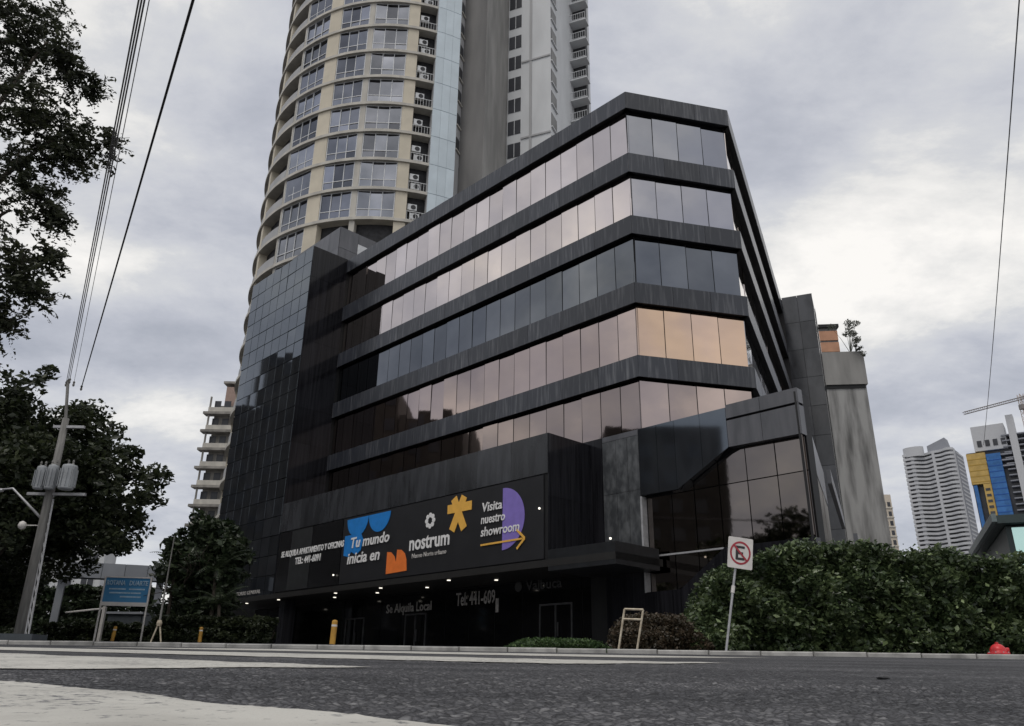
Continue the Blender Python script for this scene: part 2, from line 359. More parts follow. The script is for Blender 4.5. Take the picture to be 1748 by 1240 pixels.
def spread(dense, step, far, g=1.09):
    xs = list(np.arange(0, dense, step)); d = step
    while xs[-1] < far:
        d *= g; xs.append(xs[-1] + d)
    return xs
xp = spread(1.25, 0.0125, 900, 1.085); xs = [-x for x in xp[:0:-1]] + xp
ys = [-600, -200, -60, -20, -6, -1, 0.2, 0.6] + [0.85 + y for y in spread(1.7, 0.0125, 14, 1.03)]
def kerb_y(x): return 17.2 - 0.12 * max(-30, min(30, x))
ys = [y for y in ys if y < 13.2] + [13.4]
v = []; f = []
rows = len(ys) + 1
for y in ys:
    for x in xs: v.append((x, y, gz(x, y) + bumps(x, y, 0.15 if in_stripe(x, y) else 1.0)))
for x in xs:
    yy = kerb_y(x); v.append((x, yy, gz(x, yy)))
nx = len(xs)
for j in range(rows - 1):
    for i in range(nx - 1):
        a = j*nx + i; f.append((a, a+1, a+nx+1, a+nx))
me = bpy.data.meshes.new('road'); me.from_pydata(v, [], f); me.materials.append(asphalt)
for p in me.polygons: p.use_smooth = True
struct('road', me)
# ground beyond the kerb, out to the horizon
v = []; f = []
xg = [-3000, -800, -200, -60, -30, -15, 0, 15, 30, 60, 200, 800, 3000]
yg = [0, 3, 10, 25, 40.5, 60, 120, 400, 3000]
for yo in yg:
    for x in xg:
        y = kerb_y(x) + 0.15 + yo; v.append((x, y, gz(x, y) + (0.075 if yo < 30 else 0.075)))
for j in range(len(yg)-1):
    for i in range(len(xg)-1):
        a = j*len(xg)+i; f.append((a, a+1, a+len(xg)+1, a+len(xg)))
me = bpy.data.meshes.new('pavement'); me.from_pydata(v, [], f); me.materials.append(paving); struct('pavement', me)
# kerb stones
KS = 1.0
ku = Vector((1, -0.12, 0)).normalized()
kerb_root = add('kerb', None, Matrix.Translation((0, 17.2, gz(0, 17.2)))); kerb_root['kind'] = 'structure'
kerb_mesh = boxmesh(KS - 0.02, 0.18, 0.20, concrete_kerb, 0.02)
for i in range(-30, 30):
    x = i * KS * ku.x; y = kerb_y(x)
    add('kerb_stone', kerb_mesh, Matrix.Translation((x + KS*ku.x, y + 0.16 + KS*ku.y, gz(x, y + KS*ku.y/2) - 0.115 + random.uniform(-0.006, 0.006))) @ Matrix.Rotation(math.atan2(-ku.y, -ku.x), 4, 'Z'), kerb_root)
# crossing stripes, worn paint following the road surface
def stripe(o, u, w, v_, l, nu, nv):
    """o: near end corner; u across the stripe end (width w), v_ along it (length l)"""
    u = Vector(u).normalized(); v_ = Vector(v_).normalized(); vs_ = []; fs = []
    for i in range(nu + 1):
        for j in range(nv + 1):
            a = w * i / nu; b = l * (j / nv) ** 1.6
            e = 0.016 * mnoise.noise((b*2.2, i*2.0, o[0])) + 0.006 * mnoise.noise((b*11, i, 4)) if i in (0, nu) else 0
            b += 0.02 * mnoise.noise((a*9, 2.0, o[1])) if j == 0 else 0
            q = Vector(o) + u * (a + e) + v_ * b
            vs_.append((q.x, q.y, gz(q.x, q.y) + bumps(q.x, q.y, 0.2) + 0.0042))
    for i in range(nu):
        for j in range(nv):
            a = i*(nv+1) + j; fs.append((a, a+1, a+nv+2, a+nv+1))
    me = bpy.data.meshes.new('crossing_stripe'); me.from_pydata(vs_, [], fs); me.materials.append(paint)
    for p in me.polygons: p.use_smooth = True
    struct('crossing_stripe', me)
for st_ in STRIPES: stripe(*st_)
stripe((0.25, 5.3), (2.08, 1.62), 1.9, (-0.86, 0.50), 10, 40, 90)
stripe((1.3, 9.4), (4.9, 4.4), 3.0, (-0.90, 0.435), 9, 20, 30)

# ------------------------------------------------------------------ black office building
def azv(a): return Vector((math.sin(R_(a)), math.cos(R_(a))))
P0 = Vector((5.62, 33.0)); uA = azv(-44.0); uB = azv(76.65); uC = azv(24.1)
LB = 5.75; LC = 25.0; P1 = P0 + uB * LB; P2 = P1 + uC * LC
FA = Frame(P0, uA); FB = Frame(P1, -uB); FC = Frame(P2, -uC)
LA = 25.5; WF = 2.81
office = thing('office_building', 'black granite and mirrored glass office building with chamfered corner and banner', 'building', (P0.x, P0.y, 1.2))
def opart(name, b, m, parent=office): return add(name, b.mesh(name, m), None, parent)
BANDS = [(27.30, 28.33), (23.44, 24.56), (19.94, 20.95), (16.28, 17.33), (12.64, 13.68)]
# dark body behind the glazing
b = MB()
inset = 0.55
body = [FA.xy(LA, -inset), FA.xy(0.05, -inset), FB.xy(LB - 0.05, -inset), FB.xy(0.1, -inset), FC.xy(LC - 0.1, -inset), FC.xy(0, -inset), (P2.x - 6, P2.y + 2), (-7.5, 57.0)]
b.prism(body, 4.6, 27.6)
opart('body', b, core_dark)
b = MB(); b.prism([FA.xy(LA, -0.1), FA.xy(0.03, -0.1), FB.xy(0.05, -0.1), FC.xy(0, -0.1), (P2.x - 6, P2.y + 2), (-7.5, 57.0)], 27.62, 27.9)
opart('roof', b, core_dark)
def granite_band(fr, s0, s1, n, z0, z1, d, m=band_granite, name='granite_band', depth=0.5, over=0.0):
    b = MB(); fr.box(b, s0, s1, d - depth, d - 0.03, z0 + 0.03, z1 - 0.02); o = opart(name, b, dark_metal)
    panes(fr, s0 - over, s1 + over, n, z0, z1, d - 0.03, m, 'granite_panel', o, 0.012, 0.04, 0.0012, 0.006)
    return o
for i, (z0, z1) in enumerate(BANDS):
    granite_band(FA, 0.0, LA, 11, z0, z1, 0.0)
    granite_band(FB, 0.0, LB, 3, z0, z1, 0.0)
    granite_band(FC, 0.0, LC, 11, z0, z1, 0.0)
gl = [((24.56, 27.30), glass_pink, glass_grey, glass_pink), ((20.95, 23.44), glass_pink2, glass_lilac, glass_pink), ((17.33, 19.94), glass_dark, glass_dark, glass_pink),
      ((13.68, 16.28), glass_mauve, glass_sunset, glass_lilac), ((10.25, 12.64), glass_lower, glass_mauve, glass_lilac)]
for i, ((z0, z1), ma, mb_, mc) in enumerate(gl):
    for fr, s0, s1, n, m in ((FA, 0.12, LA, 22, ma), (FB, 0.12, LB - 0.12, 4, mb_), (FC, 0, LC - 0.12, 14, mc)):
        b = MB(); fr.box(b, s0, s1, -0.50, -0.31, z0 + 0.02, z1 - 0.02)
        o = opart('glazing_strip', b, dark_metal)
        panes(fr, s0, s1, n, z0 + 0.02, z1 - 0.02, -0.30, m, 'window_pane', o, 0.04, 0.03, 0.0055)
# corner posts
b = MB()
for z0, z1 in [g[0] for g in gl]:
    pass
# left stair tower (forward of the long facade)
FF = Frame(FA.xy(0, 0), uA)
S0, S1 = LA, 34.4
b = MB(); FF.box(b, S0 + 0.02, S1, -3.0, WF - 0.05, 4.55, 28.30)
tower = opart('granite_stair_tower', b, core_dark)
nc, nr = 8, 20
for r in range(nr):
    z0 = 4.6 + (28.4 - 4.6) * r / nr; z1 = 4.6 + (28.4 - 4.6) * (r+1) / nr
    panes(FF, S0, S1, nc, z0, z1, WF - 0.05, black_granite, 'granite_tile', tower, 0.045, 0.05, 0.006, 0.006)
FS = Frame(FF.xy(S0, WF - 0.06), -FF.n)      # right side wall of the tower, runs back to the glass
for r in range(10):
    z0 = 4.6 + 2.38 * r
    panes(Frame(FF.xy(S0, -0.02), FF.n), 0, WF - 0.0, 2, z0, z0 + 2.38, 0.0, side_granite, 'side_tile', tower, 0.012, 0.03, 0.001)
# roof block
b = MB(); FF.box(b, 26.96, 34.0, -6.5, -0.02, 28.0, 31.75); rb = opart('rooftop_block', b, core_dark)
for r in range(2):
    panes(FF, 26.96, 34.0, 5, 28.3 + 1.75*r, 30.05 + 1.75*r, -0.02, grey_granite, 'granite_tile', rb, 0.02, 0.04, 0.002)
    panes(Frame(FF.xy(26.96, -6.5), FF.n), 0, 6.5, 4, 28.3 + 1.75*r, 30.05 + 1.75*r, 0.0, grey_granite, 'granite_tile', rb, 0.02, 0.04, 0.002)
b = MB(); FR = Frame(FF.xy(26.96, -6.5), FF.n); FR.box(b, 3.9, 4.9, 0.05, 0.09, 29.9, 30.9); add('white_reflection', b.mesh('reflection_panel', white_frame), None, rb)  # white reflection in the granite, laid on as a small panel
# projecting first-floor box with the banner
b = MB(); FF.box(b, 2.95, S0 - 0.01, -0.3, WF - 0.06, 4.62, 9.95); boxp = opart('projecting_box', b, core_dark)
panes(FF, 2.92, S0 - 0.01, 10, 8.27, 10.05, WF - 0.06, mat('fascia_granite', (0.020, 0.021, 0.024), 0.25, base2=(0.04, 0.042, 0.047), nscale=1.4, stretch=(2, 2, 0.4), ior=1.55, rand=0.35), 'granite_panel', boxp, 0.014, 0.05, 0.0015, 0.005)
FRr = Frame(FF.xy(2.93, -0.02), FF.n)
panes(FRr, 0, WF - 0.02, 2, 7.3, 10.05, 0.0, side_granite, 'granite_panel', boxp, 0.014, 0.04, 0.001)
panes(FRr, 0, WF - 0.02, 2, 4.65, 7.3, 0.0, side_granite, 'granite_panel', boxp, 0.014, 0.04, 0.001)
b = MB(); FF.box(b, 3.15, 18.35, WF - 0.05, WF + 0.0, 4.72, 8.22); banner = opart('banner', b, banner_black)
b = MB(); FF.box(b, 18.45, 25.3, WF - 0.05, WF - 0.01, 4.72, 8.22); leftboard = opart('lettered_fascia', b, mat('left_board', (0.009, 0.009, 0.010), 0.25, var=0.2))
b = MB(); FF.box(b, 21.6, 23.9, WF - 0.008, WF + 0.004, 4.75, 8.2); add('fascia_panel', b.mesh('fascia_panel', mat('fascia_panel', (0.02, 0.021, 0.022), 0.4, var=0.2)), None, leftboard)
b = MB(); FF.box(b, -0.6, S1, -0.2, WF + 0.01, 4.38, 4.66); soff = opart('soffit', b, mat('soffit', (0.016, 0.015, 0.014), 0.5, var=0.15))
b = MB(); FF.box(b, -0.6, 2.9, 0.03, WF + 0.005, 4.20, 5.05); led = opart('canopy_ledge', b, mat('ledge', (0.014, 0.015, 0.017), 0.35, var=0.2))
D_ = WF + 0.003
def word(txt, s, z, h, w, m, parent, fr=FF, d=D_, bold=0.012, shear=0.0, name='lettering'):
    return add(name, textmesh(txt, h, w, m, 0.025, bold, shear), fr.mw_text(s, d, z), parent)
def mark(poly, m, name, parent=banner, d=D_, dep=0.02, fr=FF):
    """poly in (s, z) on the banner"""
    o = [( -s, z) for s, z in poly]
    if sum((o[i-1][0]*o[i][1] - o[i][0]*o[i-1][1]) for i in range(len(o))) < 0: o = o[::-1]
    add(name, flat(o, m, dep), fr.mw_text(0, d, 0), parent)
# blue pair of half discs and block
mark([(17.98 , 8.12)] + arc(16.98, 8.12, 1.0, 360, 180, 20)[1:], blue_print, 'blue_shape')
mark(arc(14.98, 8.12, 0.97, 360, 180, 20), blue_print, 'blue_shape')
mark([(18.1, 7.25), (17.35, 7.25), (16.9, 7.45), (16.55, 7.2), (16.35, 6.9), (16.5, 6.35), (16.9, 6.15), (17.4, 6.35), (17.6, 6.1), (18.1, 6.2)], blue_print, 'blue_shape', d=D_ - 0.002)
# orange rounded shape
mark([(14.08, 4.93), (14.08, 6.02), (13.75, 5.98), (13.45, 5.75), (13.28, 5.42), (13.24, 6.06), (12.9, 6.02), (12.6, 5.82), (12.44, 5.5), (12.38, 4.97)], orange_print, 'orange_shape')
# white flower logo
fl = (10.72, 7.2)
for k in range(8):
    a = 2*math.pi*k/8
    mark([(fl[0] + 0.27*math.cos(a) + x, fl[1] + 0.27*math.sin(a) + y) for x, y in arc(0, 0, 0.118, 0, 330, 11)], white_print, 'logo_petal')
# yellow star of six bars
st = (8.62, 7.33)
def bar(cx_, cz, ang, l, w, m, name):
    c, s_ = math.cos(R_(ang)), math.sin(R_(ang))
    return [(cx_ + c*a - s_*b_, cz + s_*a + c*b_) for a, b_ in ((0, -w/2), (l, -w/2), (l, w/2), (0, w/2))]
for k, a in enumerate((62, 118, 180, 0, 242, 298)):
    mark(bar(st[0], st[1] + (0.22 if a in (0, 180) else 0), a, 0.92 if a > 150 else 0.80, 0.42, yellow_print, 'y'), yellow_print, 'yellow_arm', d=D_ + 0.0022*k)
mark(arc(5.62, 6.65, 1.36, 270, 90, 26), purple_print, 'purple_half_disc')
mark([(7.0, 5.60), (4.35, 5.62), (4.35, 5.70), (7.0, 5.68)], yellow_print, 'arrow', d=D_ + 0.022)
mark(bar(4.22, 5.66, 40, 0.62, 0.10, None, ''), yellow_print, 'arrow', d=D_ + 0.024)
mark(bar(4.22, 5.66, -40, 0.62, 0.10, None, ''), yellow_print, 'arrow', d=D_ + 0.026)
word('Tu mundo', 17.45, 6.55, 0.56, 3.5, white_print, banner, d=D_ + 0.022, shear=0.12, bold=0.02)
word('inicia en', 17.65, 5.72, 0.56, 2.95, white_print, banner, shear=0.12, bold=0.02, d=D_ + 0.022)
word('nostrum', 12.25, 5.92, 0.62, 3.05, white_print, banner, bold=0.02)
word('Nuevo Norte urbano', 12.0, 5.52, 0.22, 2.6, dim_print, banner, bold=0.02)
word('Visita', 6.95, 7.12, 0.42, 1.30, white_print, banner, d=D_ + 0.022, shear=0.1)
word('nuestro', 7.0, 6.58, 0.34, 1.55, white_print, banner, d=D_ + 0.022, shear=0.1)
word('showroom', 7.0, 6.02, 0.42, 2.45, white_print, banner, d=D_ + 0.022, shear=0.1)
word('SE ALQUILA APARTAMENTO Y OFICINAS', 24.9, 6.72, 0.42, 6.75, white_print, leftboard, bold=0.03, d=WF + 0.006)
word('TEL: 441-6091', 23.2, 6.18, 0.42, 2.75, white_print, leftboard, bold=0.03, d=WF + 0.006)
word('TORRE GENERAL', 30.1, 4.80, 0.22, 3.1, dim_print, tower, d=WF + 0.006)
# ground floor, set back and dark
b = MB(); FF.box(b, -7.1, 34.2, -1.2, -0.6, 0.6, 4.5); shop = opart('shopfront', b, core_dark)
panes(FF, 0.3, 34.0, 18, 1.2, 4.36, -0.60, shop_glass, 'shop_pane', shop, 0.05, 0.03, 0.002)
for s in (24.7, 33.2):
    b = MB(); FF.box(b, s, s + 0.7, 1.6, 2.3, 0.7, 4.5); opart('column', b, side_granite)
for s0, w_ in ((20.6, 1.9), (14.9, 1.8), (4.6, 2.0)):          # glazed doors with dull metal frames
    b = MB()
    for x in (s0, s0 + w_/2 - .03, s0 + w_ - .06): FF.box(b, x, x + .06, -0.56, -0.5, 1.2, 3.3)
    FF.box(b, s0, s0 + w_, -0.555, -0.505, 3.24, 3.32); FF.box(b, s0 + w_/2 - .2, s0 + w_/2 - .16, -0.5, -0.44, 1.9, 2.5)
    add('door_frame', b.mesh('door_frame', mat('door_metal', (0.10, 0.10, 0.105), 0.4, 0.4, var=0.2)), None, shop)
word('Se Alquila Local', 18.5, 3.45, 0.62, 4.0, dim_print, shop, d=-0.55)
word('Tel: 441-609', 12.5, 3.55, 0.66, 2.9, dim_print, shop, d=-0.55)
mark([(9.55, 3.75), (9.35, 3.75), (9.35, 3.1), (9.55, 3.1)], dim_print, 'lettering', parent=shop, d=-0.55)
word('Valbuca', 7.5, 4.0, 0.45, 2.3, mat('faint_print', (0.07, 0.07, 0.07), 0.5), shop, d=-0.55)
mark([(8.0 + x, 4.2 + y) for x, y in arc(0, 0, 0.24, 0, 340, 16)], MATS['faint_print'], 'logo_disc', parent=shop, d=-0.55)
lampm = MB(); lampm.lathe([(0.085, 0.0), (0.085, 0.03)], n=12); lampme = lampm.mesh('downlight', lamp_glow)
for s, d in ((29.6, 2.3), (25.6, 2.3), (19.3, 2.35), (15.1, 2.35), (9.7, 2.35), (17.3, 1.0), (13.0, 1.0), (7.9, 1.0), (21.5, 1.0)):
    add('downlight', lampme, Matrix.Translation(FF.p(s, d, 4.345)), soff)
for s, z in ((18.8, 5.2), (3.3, 6.75), (-0.45, 5.1)):
    b = MB(); b.lathe([(0.035, 0.0), (0.05, 0.05), (0.02, 0.08)], FF.p(s, WF + 0.1, z), 8); add('spot_lamp', b.mesh('spot', lamp_glow), None, boxp)
# podium to the right of the chamfer, brown glass in a stepped opening
SD = -7.15
FD = FA
def sz_prism(mb, fr, poly, d0, d1):
    k = len(mb.v); n = len(poly)
    if sum((poly[i-1][0]*poly[i][1] - poly[i][0]*poly[i-1][1]) for i in range(n)) < 0: poly = poly[::-1]
    mb.v += [tuple(fr.p(s, d0, z)) for s, z in poly] + [tuple(fr.p(s, d1, z)) for s, z in poly]
    mb.f += [tuple(k + i for i in range(n)), tuple(k + n + n - 1 - i for i in range(n))] + [(k + (i+1) % n, k+i, k+n+i, k+n+(i+1) % n) for i in range(n)]
b = MB(); FD.box(b, SD + 0.05, 3.4, -0.9, -0.42, 1.0, 10.2); pod = opart('podium_wall', b, core_dark)
topband = [(3.45, 10.25), (2.2, 10.25), (2.2, 5.0), (3.45, 5.0)]
def dpanel(poly, m, name='granite_panel', d0=-0.42, d1=0.0):
    c = (sum(p[0] for p in poly)/len(poly), sum(p[1] for p in poly)/len(poly)); g = 0.008
    pl = [(p[0] + math.copysign(g, c[0]-p[0]), p[1] + math.copysign(g, c[1]-p[1])) for p in poly]
    b = MB(); sz_prism(b, FD, pl, d0, d1); add(name, b.mesh(name, m), None, pod)
zt = 10.25
stained_granite = mat('stained_granite', (0.045, 0.048, 0.052), 0.3, base2=(0.12, 0.125, 0.13), nscale=3.0, stretch=(1.3, 1.3, 0.7), ior=1.5, lo=0.40, hi=0.70, detail=12)
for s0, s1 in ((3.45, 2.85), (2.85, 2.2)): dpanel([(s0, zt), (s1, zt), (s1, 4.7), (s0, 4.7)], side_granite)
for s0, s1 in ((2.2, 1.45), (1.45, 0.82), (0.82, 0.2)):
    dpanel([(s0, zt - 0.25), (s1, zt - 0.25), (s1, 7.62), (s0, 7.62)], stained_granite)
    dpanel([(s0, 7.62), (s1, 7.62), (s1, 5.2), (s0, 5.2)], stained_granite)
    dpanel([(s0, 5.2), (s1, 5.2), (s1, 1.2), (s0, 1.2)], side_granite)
dpanel([(2.2, zt), (0.2, zt), (0.2, zt - 0.25), (2.2, zt - 0.25)], grey_granite)
zl = [(0.2, 7.33), (-1.65, 7.33), (-4.12, 8.62), (-7.15, 8.56)]
def zlow(s):
    for (a, za), (c, zc) in zip(zl, zl[1:]):
        if c <= s <= a: return za + (zc - za) * (s - a) / (c - a)
    return 8.56
cuts = [0.2, -0.75, -1.65, -2.9, -4.12, -5.6, -7.15]
for s0, s1 in zip(cuts, cuts[1:]):
    m = side_granite if s0 > -4 else grey_granite
    if s0 > -4: dpanel([(s0, zt), (s1, zt), (s1, zlow(s1)), (s0, zlow(s0))], black_granite)
    else:
        dpanel([(s0, zt + 0.1), (s1, zt + 0.1), (s1, 9.78), (s0, 9.78)], grey_granite)
        dpanel([(s0, 9.70), (s1, 9.70), (s1, zlow(s1)), (s0, zlow(s0))], grey_granite)
# brown panes: verticals and two transoms, following the stepped head and sill
vs_ = [0.12, -1.13, -2.22, -3.38, -4.62, -5.86, -7.08]
sill = [(0.2, 3.42), (-1.5, 3.45), (-3.6, 4.85), (-7.15, 4.85)]
def zsill(s):
    for (a, za), (c, zc) in zip(sill, sill[1:]):
        if c <= s <= a: return za + (zc - za) * (s - a) / (c - a)
    return 4.85
for s0, s1 in zip(vs_, vs_[1:]):
    lv = [4.84, 7.27]
    h0, h1 = zlow(s0) - 0.03, zlow(s1) - 0.03; l0, l1 = zsill(s0) + 0.02, zsill(s1) + 0.02
    segs = [((l0, l1), (4.82, 4.82)), ((4.86, 4.86), (7.25, 7.25)), ((7.29, 7.29), (h0, h1))]
    for (a0, a1), (t0, t1) in segs:
        if t0 - a0 < 0.06 and t1 - a1 < 0.06: continue
        q = [(s0 - 0.02, max(a0, 0)), (s1 + 0.02, a1), (s1 + 0.02, max(t1, a1 + 0.01)), (s0 - 0.02, max(t0, a0 + 0.01))]
        tl = random.gauss(0, 0.004)
        b = MB(); sz_prism(b, FD, q, -0.36, -0.32 + tl); add('brown_pane', b.mesh('brown_pane', glass_brown), None, pod)
for s0, s1 in zip(sill, sill[1:]):
    dpanel([s0, s1, (s1[0], 1.0), (s0[0], 1.0)], side_granite, 'sill_panel')
b = MB(); FD.box(b, -3.4, 0.05, -0.33, -0.22, 4.81, 4.875); add('transom', b.mesh('transom', galv), None, pod)
b = MB(); FD.box(b, 0.13, 0.22, -0.3, 0.03, 5.2, 7.3); FD.box(b, 0.13, 0.2, -0.3, 0.02, 3.4, 4.2); add('jamb_trim', b.mesh('jamb_trim', galv), None, pod)
# podium side along the third facade, and roof deck
PD = Vector(FD.xy(SD, 0)); FE = Frame(PD + uC * 14, -uC)
b = MB(); FE.box(b, 0, 13.98, -0.12, -0.04, 1.0, 10.2); ps = opart('podium_side', b, core_dark)
panes(FE, 0, 13.98, 7, 8.6, 10.33, -0.04, grey_granite, 'granite_panel', ps, 0.012, 0.05, 0.001, 0.005)
panes(FE, 0, 13.98, 7, 4.9, 8.55, -0.035, glass_brown, 'side_pane', ps, 0.04, 0.03, 0.002)
panes(FE, 0, 13.98, 7, 1.2, 4.85, -0.04, side_granite, 'granite_panel', ps, 0.012, 0.05, 0.001)
b = MB(); b.prism([FD.xy(SD + 0.1, -0.4), FE.xy(0, -0.3), FC.xy(11, -0.1), FB.xy(0, -0.1), FB.xy(LB, -0.1), FA.xy(3.4, -0.45)][::-1], 9.7, 9.95); opart('podium_roof', b, core_dark)
for k, (off, z0, z1) in enumerate(((0.55, 7.2, 7.75), (1.15, 5.0, 5.6))):
    b = MB(); FE.box(b, 1, 11.5 - 2*k, off, off + 0.16, z0, z1); opart('side_rail', b, grey_granite)
end_granite = mat('end_granite', (0.020, 0.021, 0.024), 0.12, base2=(0.05, 0.052, 0.058), nscale=1.2, stretch=(1, 1, 0.5), ior=1.6, rand=0.3)
# right end tower, square to the third facade
FG = Frame(P2 + Vector((uC.y, -uC.x)) * 2.28, Vector((-uC.y, uC.x)))      # faces the street
b = MB(); FG.box(b, 0, 9, -4.0, 0.25, 0.8, 28.4); gt = opart('granite_end_tower', b, core_dark)
for r in range(12):
    z0 = 1.0 + 27.55 * r / 12
    panes(FG, -0.02, 2.26, 2, z0, z0 + 27.55/12, 0.25, end_granite, 'granite_tile', gt, 0.02, 0.05, 0.003, 0.004)
panes(Frame(FG.xy(0, -4.0), FG.n), 0, 4.25, 3, 1.0, 28.5, 0.0, side_granite, 'granite_tile', gt, 0.02, 0.03, 0.001)

# ------------------------------------------------------------------ round apartment tower
TC = Vector((-12.96, 75.81)); TR = 13.867; TZ = 41.63; SH = 3.2
KMIN, KMAX = -10, 12
rt = thing('round_apartment_tower', 'tall round beige apartment tower with banded balconies and white glass strip', 'building', (TC.x, TC.y, 2.1))
def cpt(a, r, z): return (TC.x + r*math.sin(R_(a)), TC.y - r*math.cos(R_(a)), z)
def ring(a0, a1, ri, ro, z0, z1, n):
    b = MB(); k = 0
    for i in range(n + 1):
        a = a0 + (a1 - a0) * i / n
        b.v += [cpt(a, ri, z0), cpt(a, ro, z0), cpt(a, ro, z1), cpt(a, ri, z1)]
    for i in range(n):
        q = 4*i
        for j in range(4): b.f.append((q + j, q + (j+1) % 4, q + 4 + (j+1) % 4, q + 4 + j)[::-1])
    b.f += [(0, 1, 2, 3), tuple(4*n + j for j in (3, 2, 1, 0))]
    return b
b = MB(); b.lathe([(TR - 0.75, 2.0), (TR - 0.75, TZ + SH*KMAX + 3)], (TC.x, TC.y, 0), 64); add('inner_wall', b.mesh('inner_wall', tower_dark, True), None, rt)
ringme = ring(-128, 21, TR - 1.2, TR + 0.22, TZ - 0.14, TZ + 0.16, 74).mesh('floor_slab', slab_cream)
def frame_at(a0, a1):      # facade frame on the chord between two angles; s grows to the viewer's left
    p0 = Vector(cpt(a1, TR, 0)[:2]); p1 = Vector(cpt(a0, TR, 0)[:2]); return Frame(p0, p1 - p0), (p1 - p0).length
def window_frame_mesh(L, H, ncol, low):
    b = MB(); t = 0.07
    for i in range(ncol + 1):
        x = i * (L - t) / ncol; b.box(x, x + t, -0.04, 0.05, 0, H)
    for z in (0, low, H - t): b.box(0, L, -0.035, 0.045, z, z + t)
    return b.mesh('window_frame', white_frame)
WINS = [(-5.6, 8.6, True), (-20.6, -7.9, True), (-40.8, -26.7, True)]
wf = {}
pier = {}
def pier_part(a0, a1, d, m, k, name):
    key = (a0, a1)
    if key not in pier: pier[key] = ring(a0, a1, TR - 0.7, TR + d, TZ + 0.16, TZ + SH - 0.14, max(2, int((a1-a0)/2))).mesh(name, m)
    add(name, pier[key], Matrix.Translation((0, 0, k*SH)), rt)
acb = MB(); acb.box(0, 0.85, 0, 0.35, 0, 0.62); acme = acb.mesh('air_conditioner', white_frame)
fanb = MB(); fanb.tube([(0.32, 0.35, 0.31), (0.32, 0.37, 0.31)], 0.24, 12); fanme = fanb.mesh('fan_grille', tower_dark)
def railing_mesh(L):
    b = MB(); b.box(0, L, 0, 0.04, 0.98, 1.03); b.box(0, L, 0, 0.04, 0.12, 0.16)
    for i in range(int(L / 0.28) + 1): b.box(i*0.28, i*0.28 + 0.03, 0.005, 0.035, 0.14, 1.0)
    return b.mesh('railing', white_frame)
rl = {}
for k in range(KMIN, KMAX + 1):
    add('floor_slab', ringme, Matrix.Translation((0, 0, k*SH)), rt)
    if k == KMAX: break
    z = TZ + k*SH + 0.16; H = SH - 0.30
    for wi, (a0, a1, _) in enumerate(WINS):
        if k < -1 and wi < 2: continue
        if k < -4: continue
        fr, L = frame_at(a0, a1)
        if wi not in wf: wf[wi] = window_frame_mesh(L, H, 3, 0.92)
        w = add('window', wf[wi], fr.mw(0, -0.06, z), rt)
        t = 0.07; cwid = (L - t) / 3
        if wi < 2 and -1 <= k <= 7:
            for c in range(3):
                for zz, hh in ((t, 0.85), (0.99, H - 0.99 - t)):
                    add('pane', boxmesh(cwid - t, 0.02, hh, tower_glass), fr.mw(c*cwid + t, -0.08, z + zz, random.gauss(0, .012), random.gauss(0, .015)), w)
        else:
            add('pane', boxmesh(L - 2*t, 0.02, H - 2*t, tower_glass), fr.mw(t, -0.08, z + t, random.gauss(0, .01), random.gauss(0, .012)), w)
    for a0, a1, d, m, nm in ((8.7, 13.1, 0.05, beige, 'pier'), (-7.8, -5.7, 0.02, slab_cream, 'mullion_pier'), (-26.6, -20.7, 0.05, beige, 'pier'), (-42.0, -40.9, 0.02, slab_cream, 'mullion_pier'), (-60.5, -57.5, 0.05, beige, 'pier'), (-80, -76, 0.05, beige, 'pier'), (-100, -95, 0.05, beige, 'pier')):
        pier_part(a0, a1, d, m, k, nm)
    # recessed balconies further left, solid parapet and shadowed opening
    for a0, a1 in ((-57.4, -42.1), (-75.9, -60.6), (-94.9, -80.1)):
        key = ('p', a0)
        if key not in pier: pier[key] = ring(a0, a1, TR - 0.1, TR + 0.04, TZ + 0.16, TZ + 1.25, 6).mesh('balcony_parapet', grey_render)
        add('balcony_parapet', pier[key], Matrix.Translation((0, 0, k*SH)), rt)
    # service bay: railing and an air conditioner in every storey
    if k >= -3:
        fr, L = frame_at(13.2, 20.4)
        if 'r' not in rl: rl['r'] = railing_mesh(L)
        add('railing', rl['r'], fr.mw(0, -0.02, z - 0.02), rt)
        ac = add('air_conditioner', acme, fr.mw(L - 0.95, -0.5, z + 1.25 + random.uniform(-0.15, 0.2)), rt); add('fan_grille', fanme, WM[ac.name], ac)
        if random.random() < 0.6:
            ac = add('air_conditioner', acme, fr.mw(L - 1.0 - random.uniform(0, 0.3), -0.55, z + 0.35), rt); add('fan_grille', fanme, WM[ac.name], ac)
# white curved glass strip, three panels to a storey
for c in range(3):
    a0 = 20.5 + 3.36*c; a1 = a0 + 3.30
    pm = ring(a0, a1, TR + 0.20, TR + 0.36, TZ + 0.02, TZ + SH - 0.03, 2).mesh('white_panel', white_panel)
    for k in range(-4, KMAX): add('white_panel', pm, Matrix.Translation((0, 0, k*SH)), rt)
b = ring(20.4, 30.7, TR - 0.5, TR + 0.19, TZ - 4*SH, TZ + KMAX*SH, 6); add('panel_backing', b.mesh('panel_backing', grey_render), None, rt)

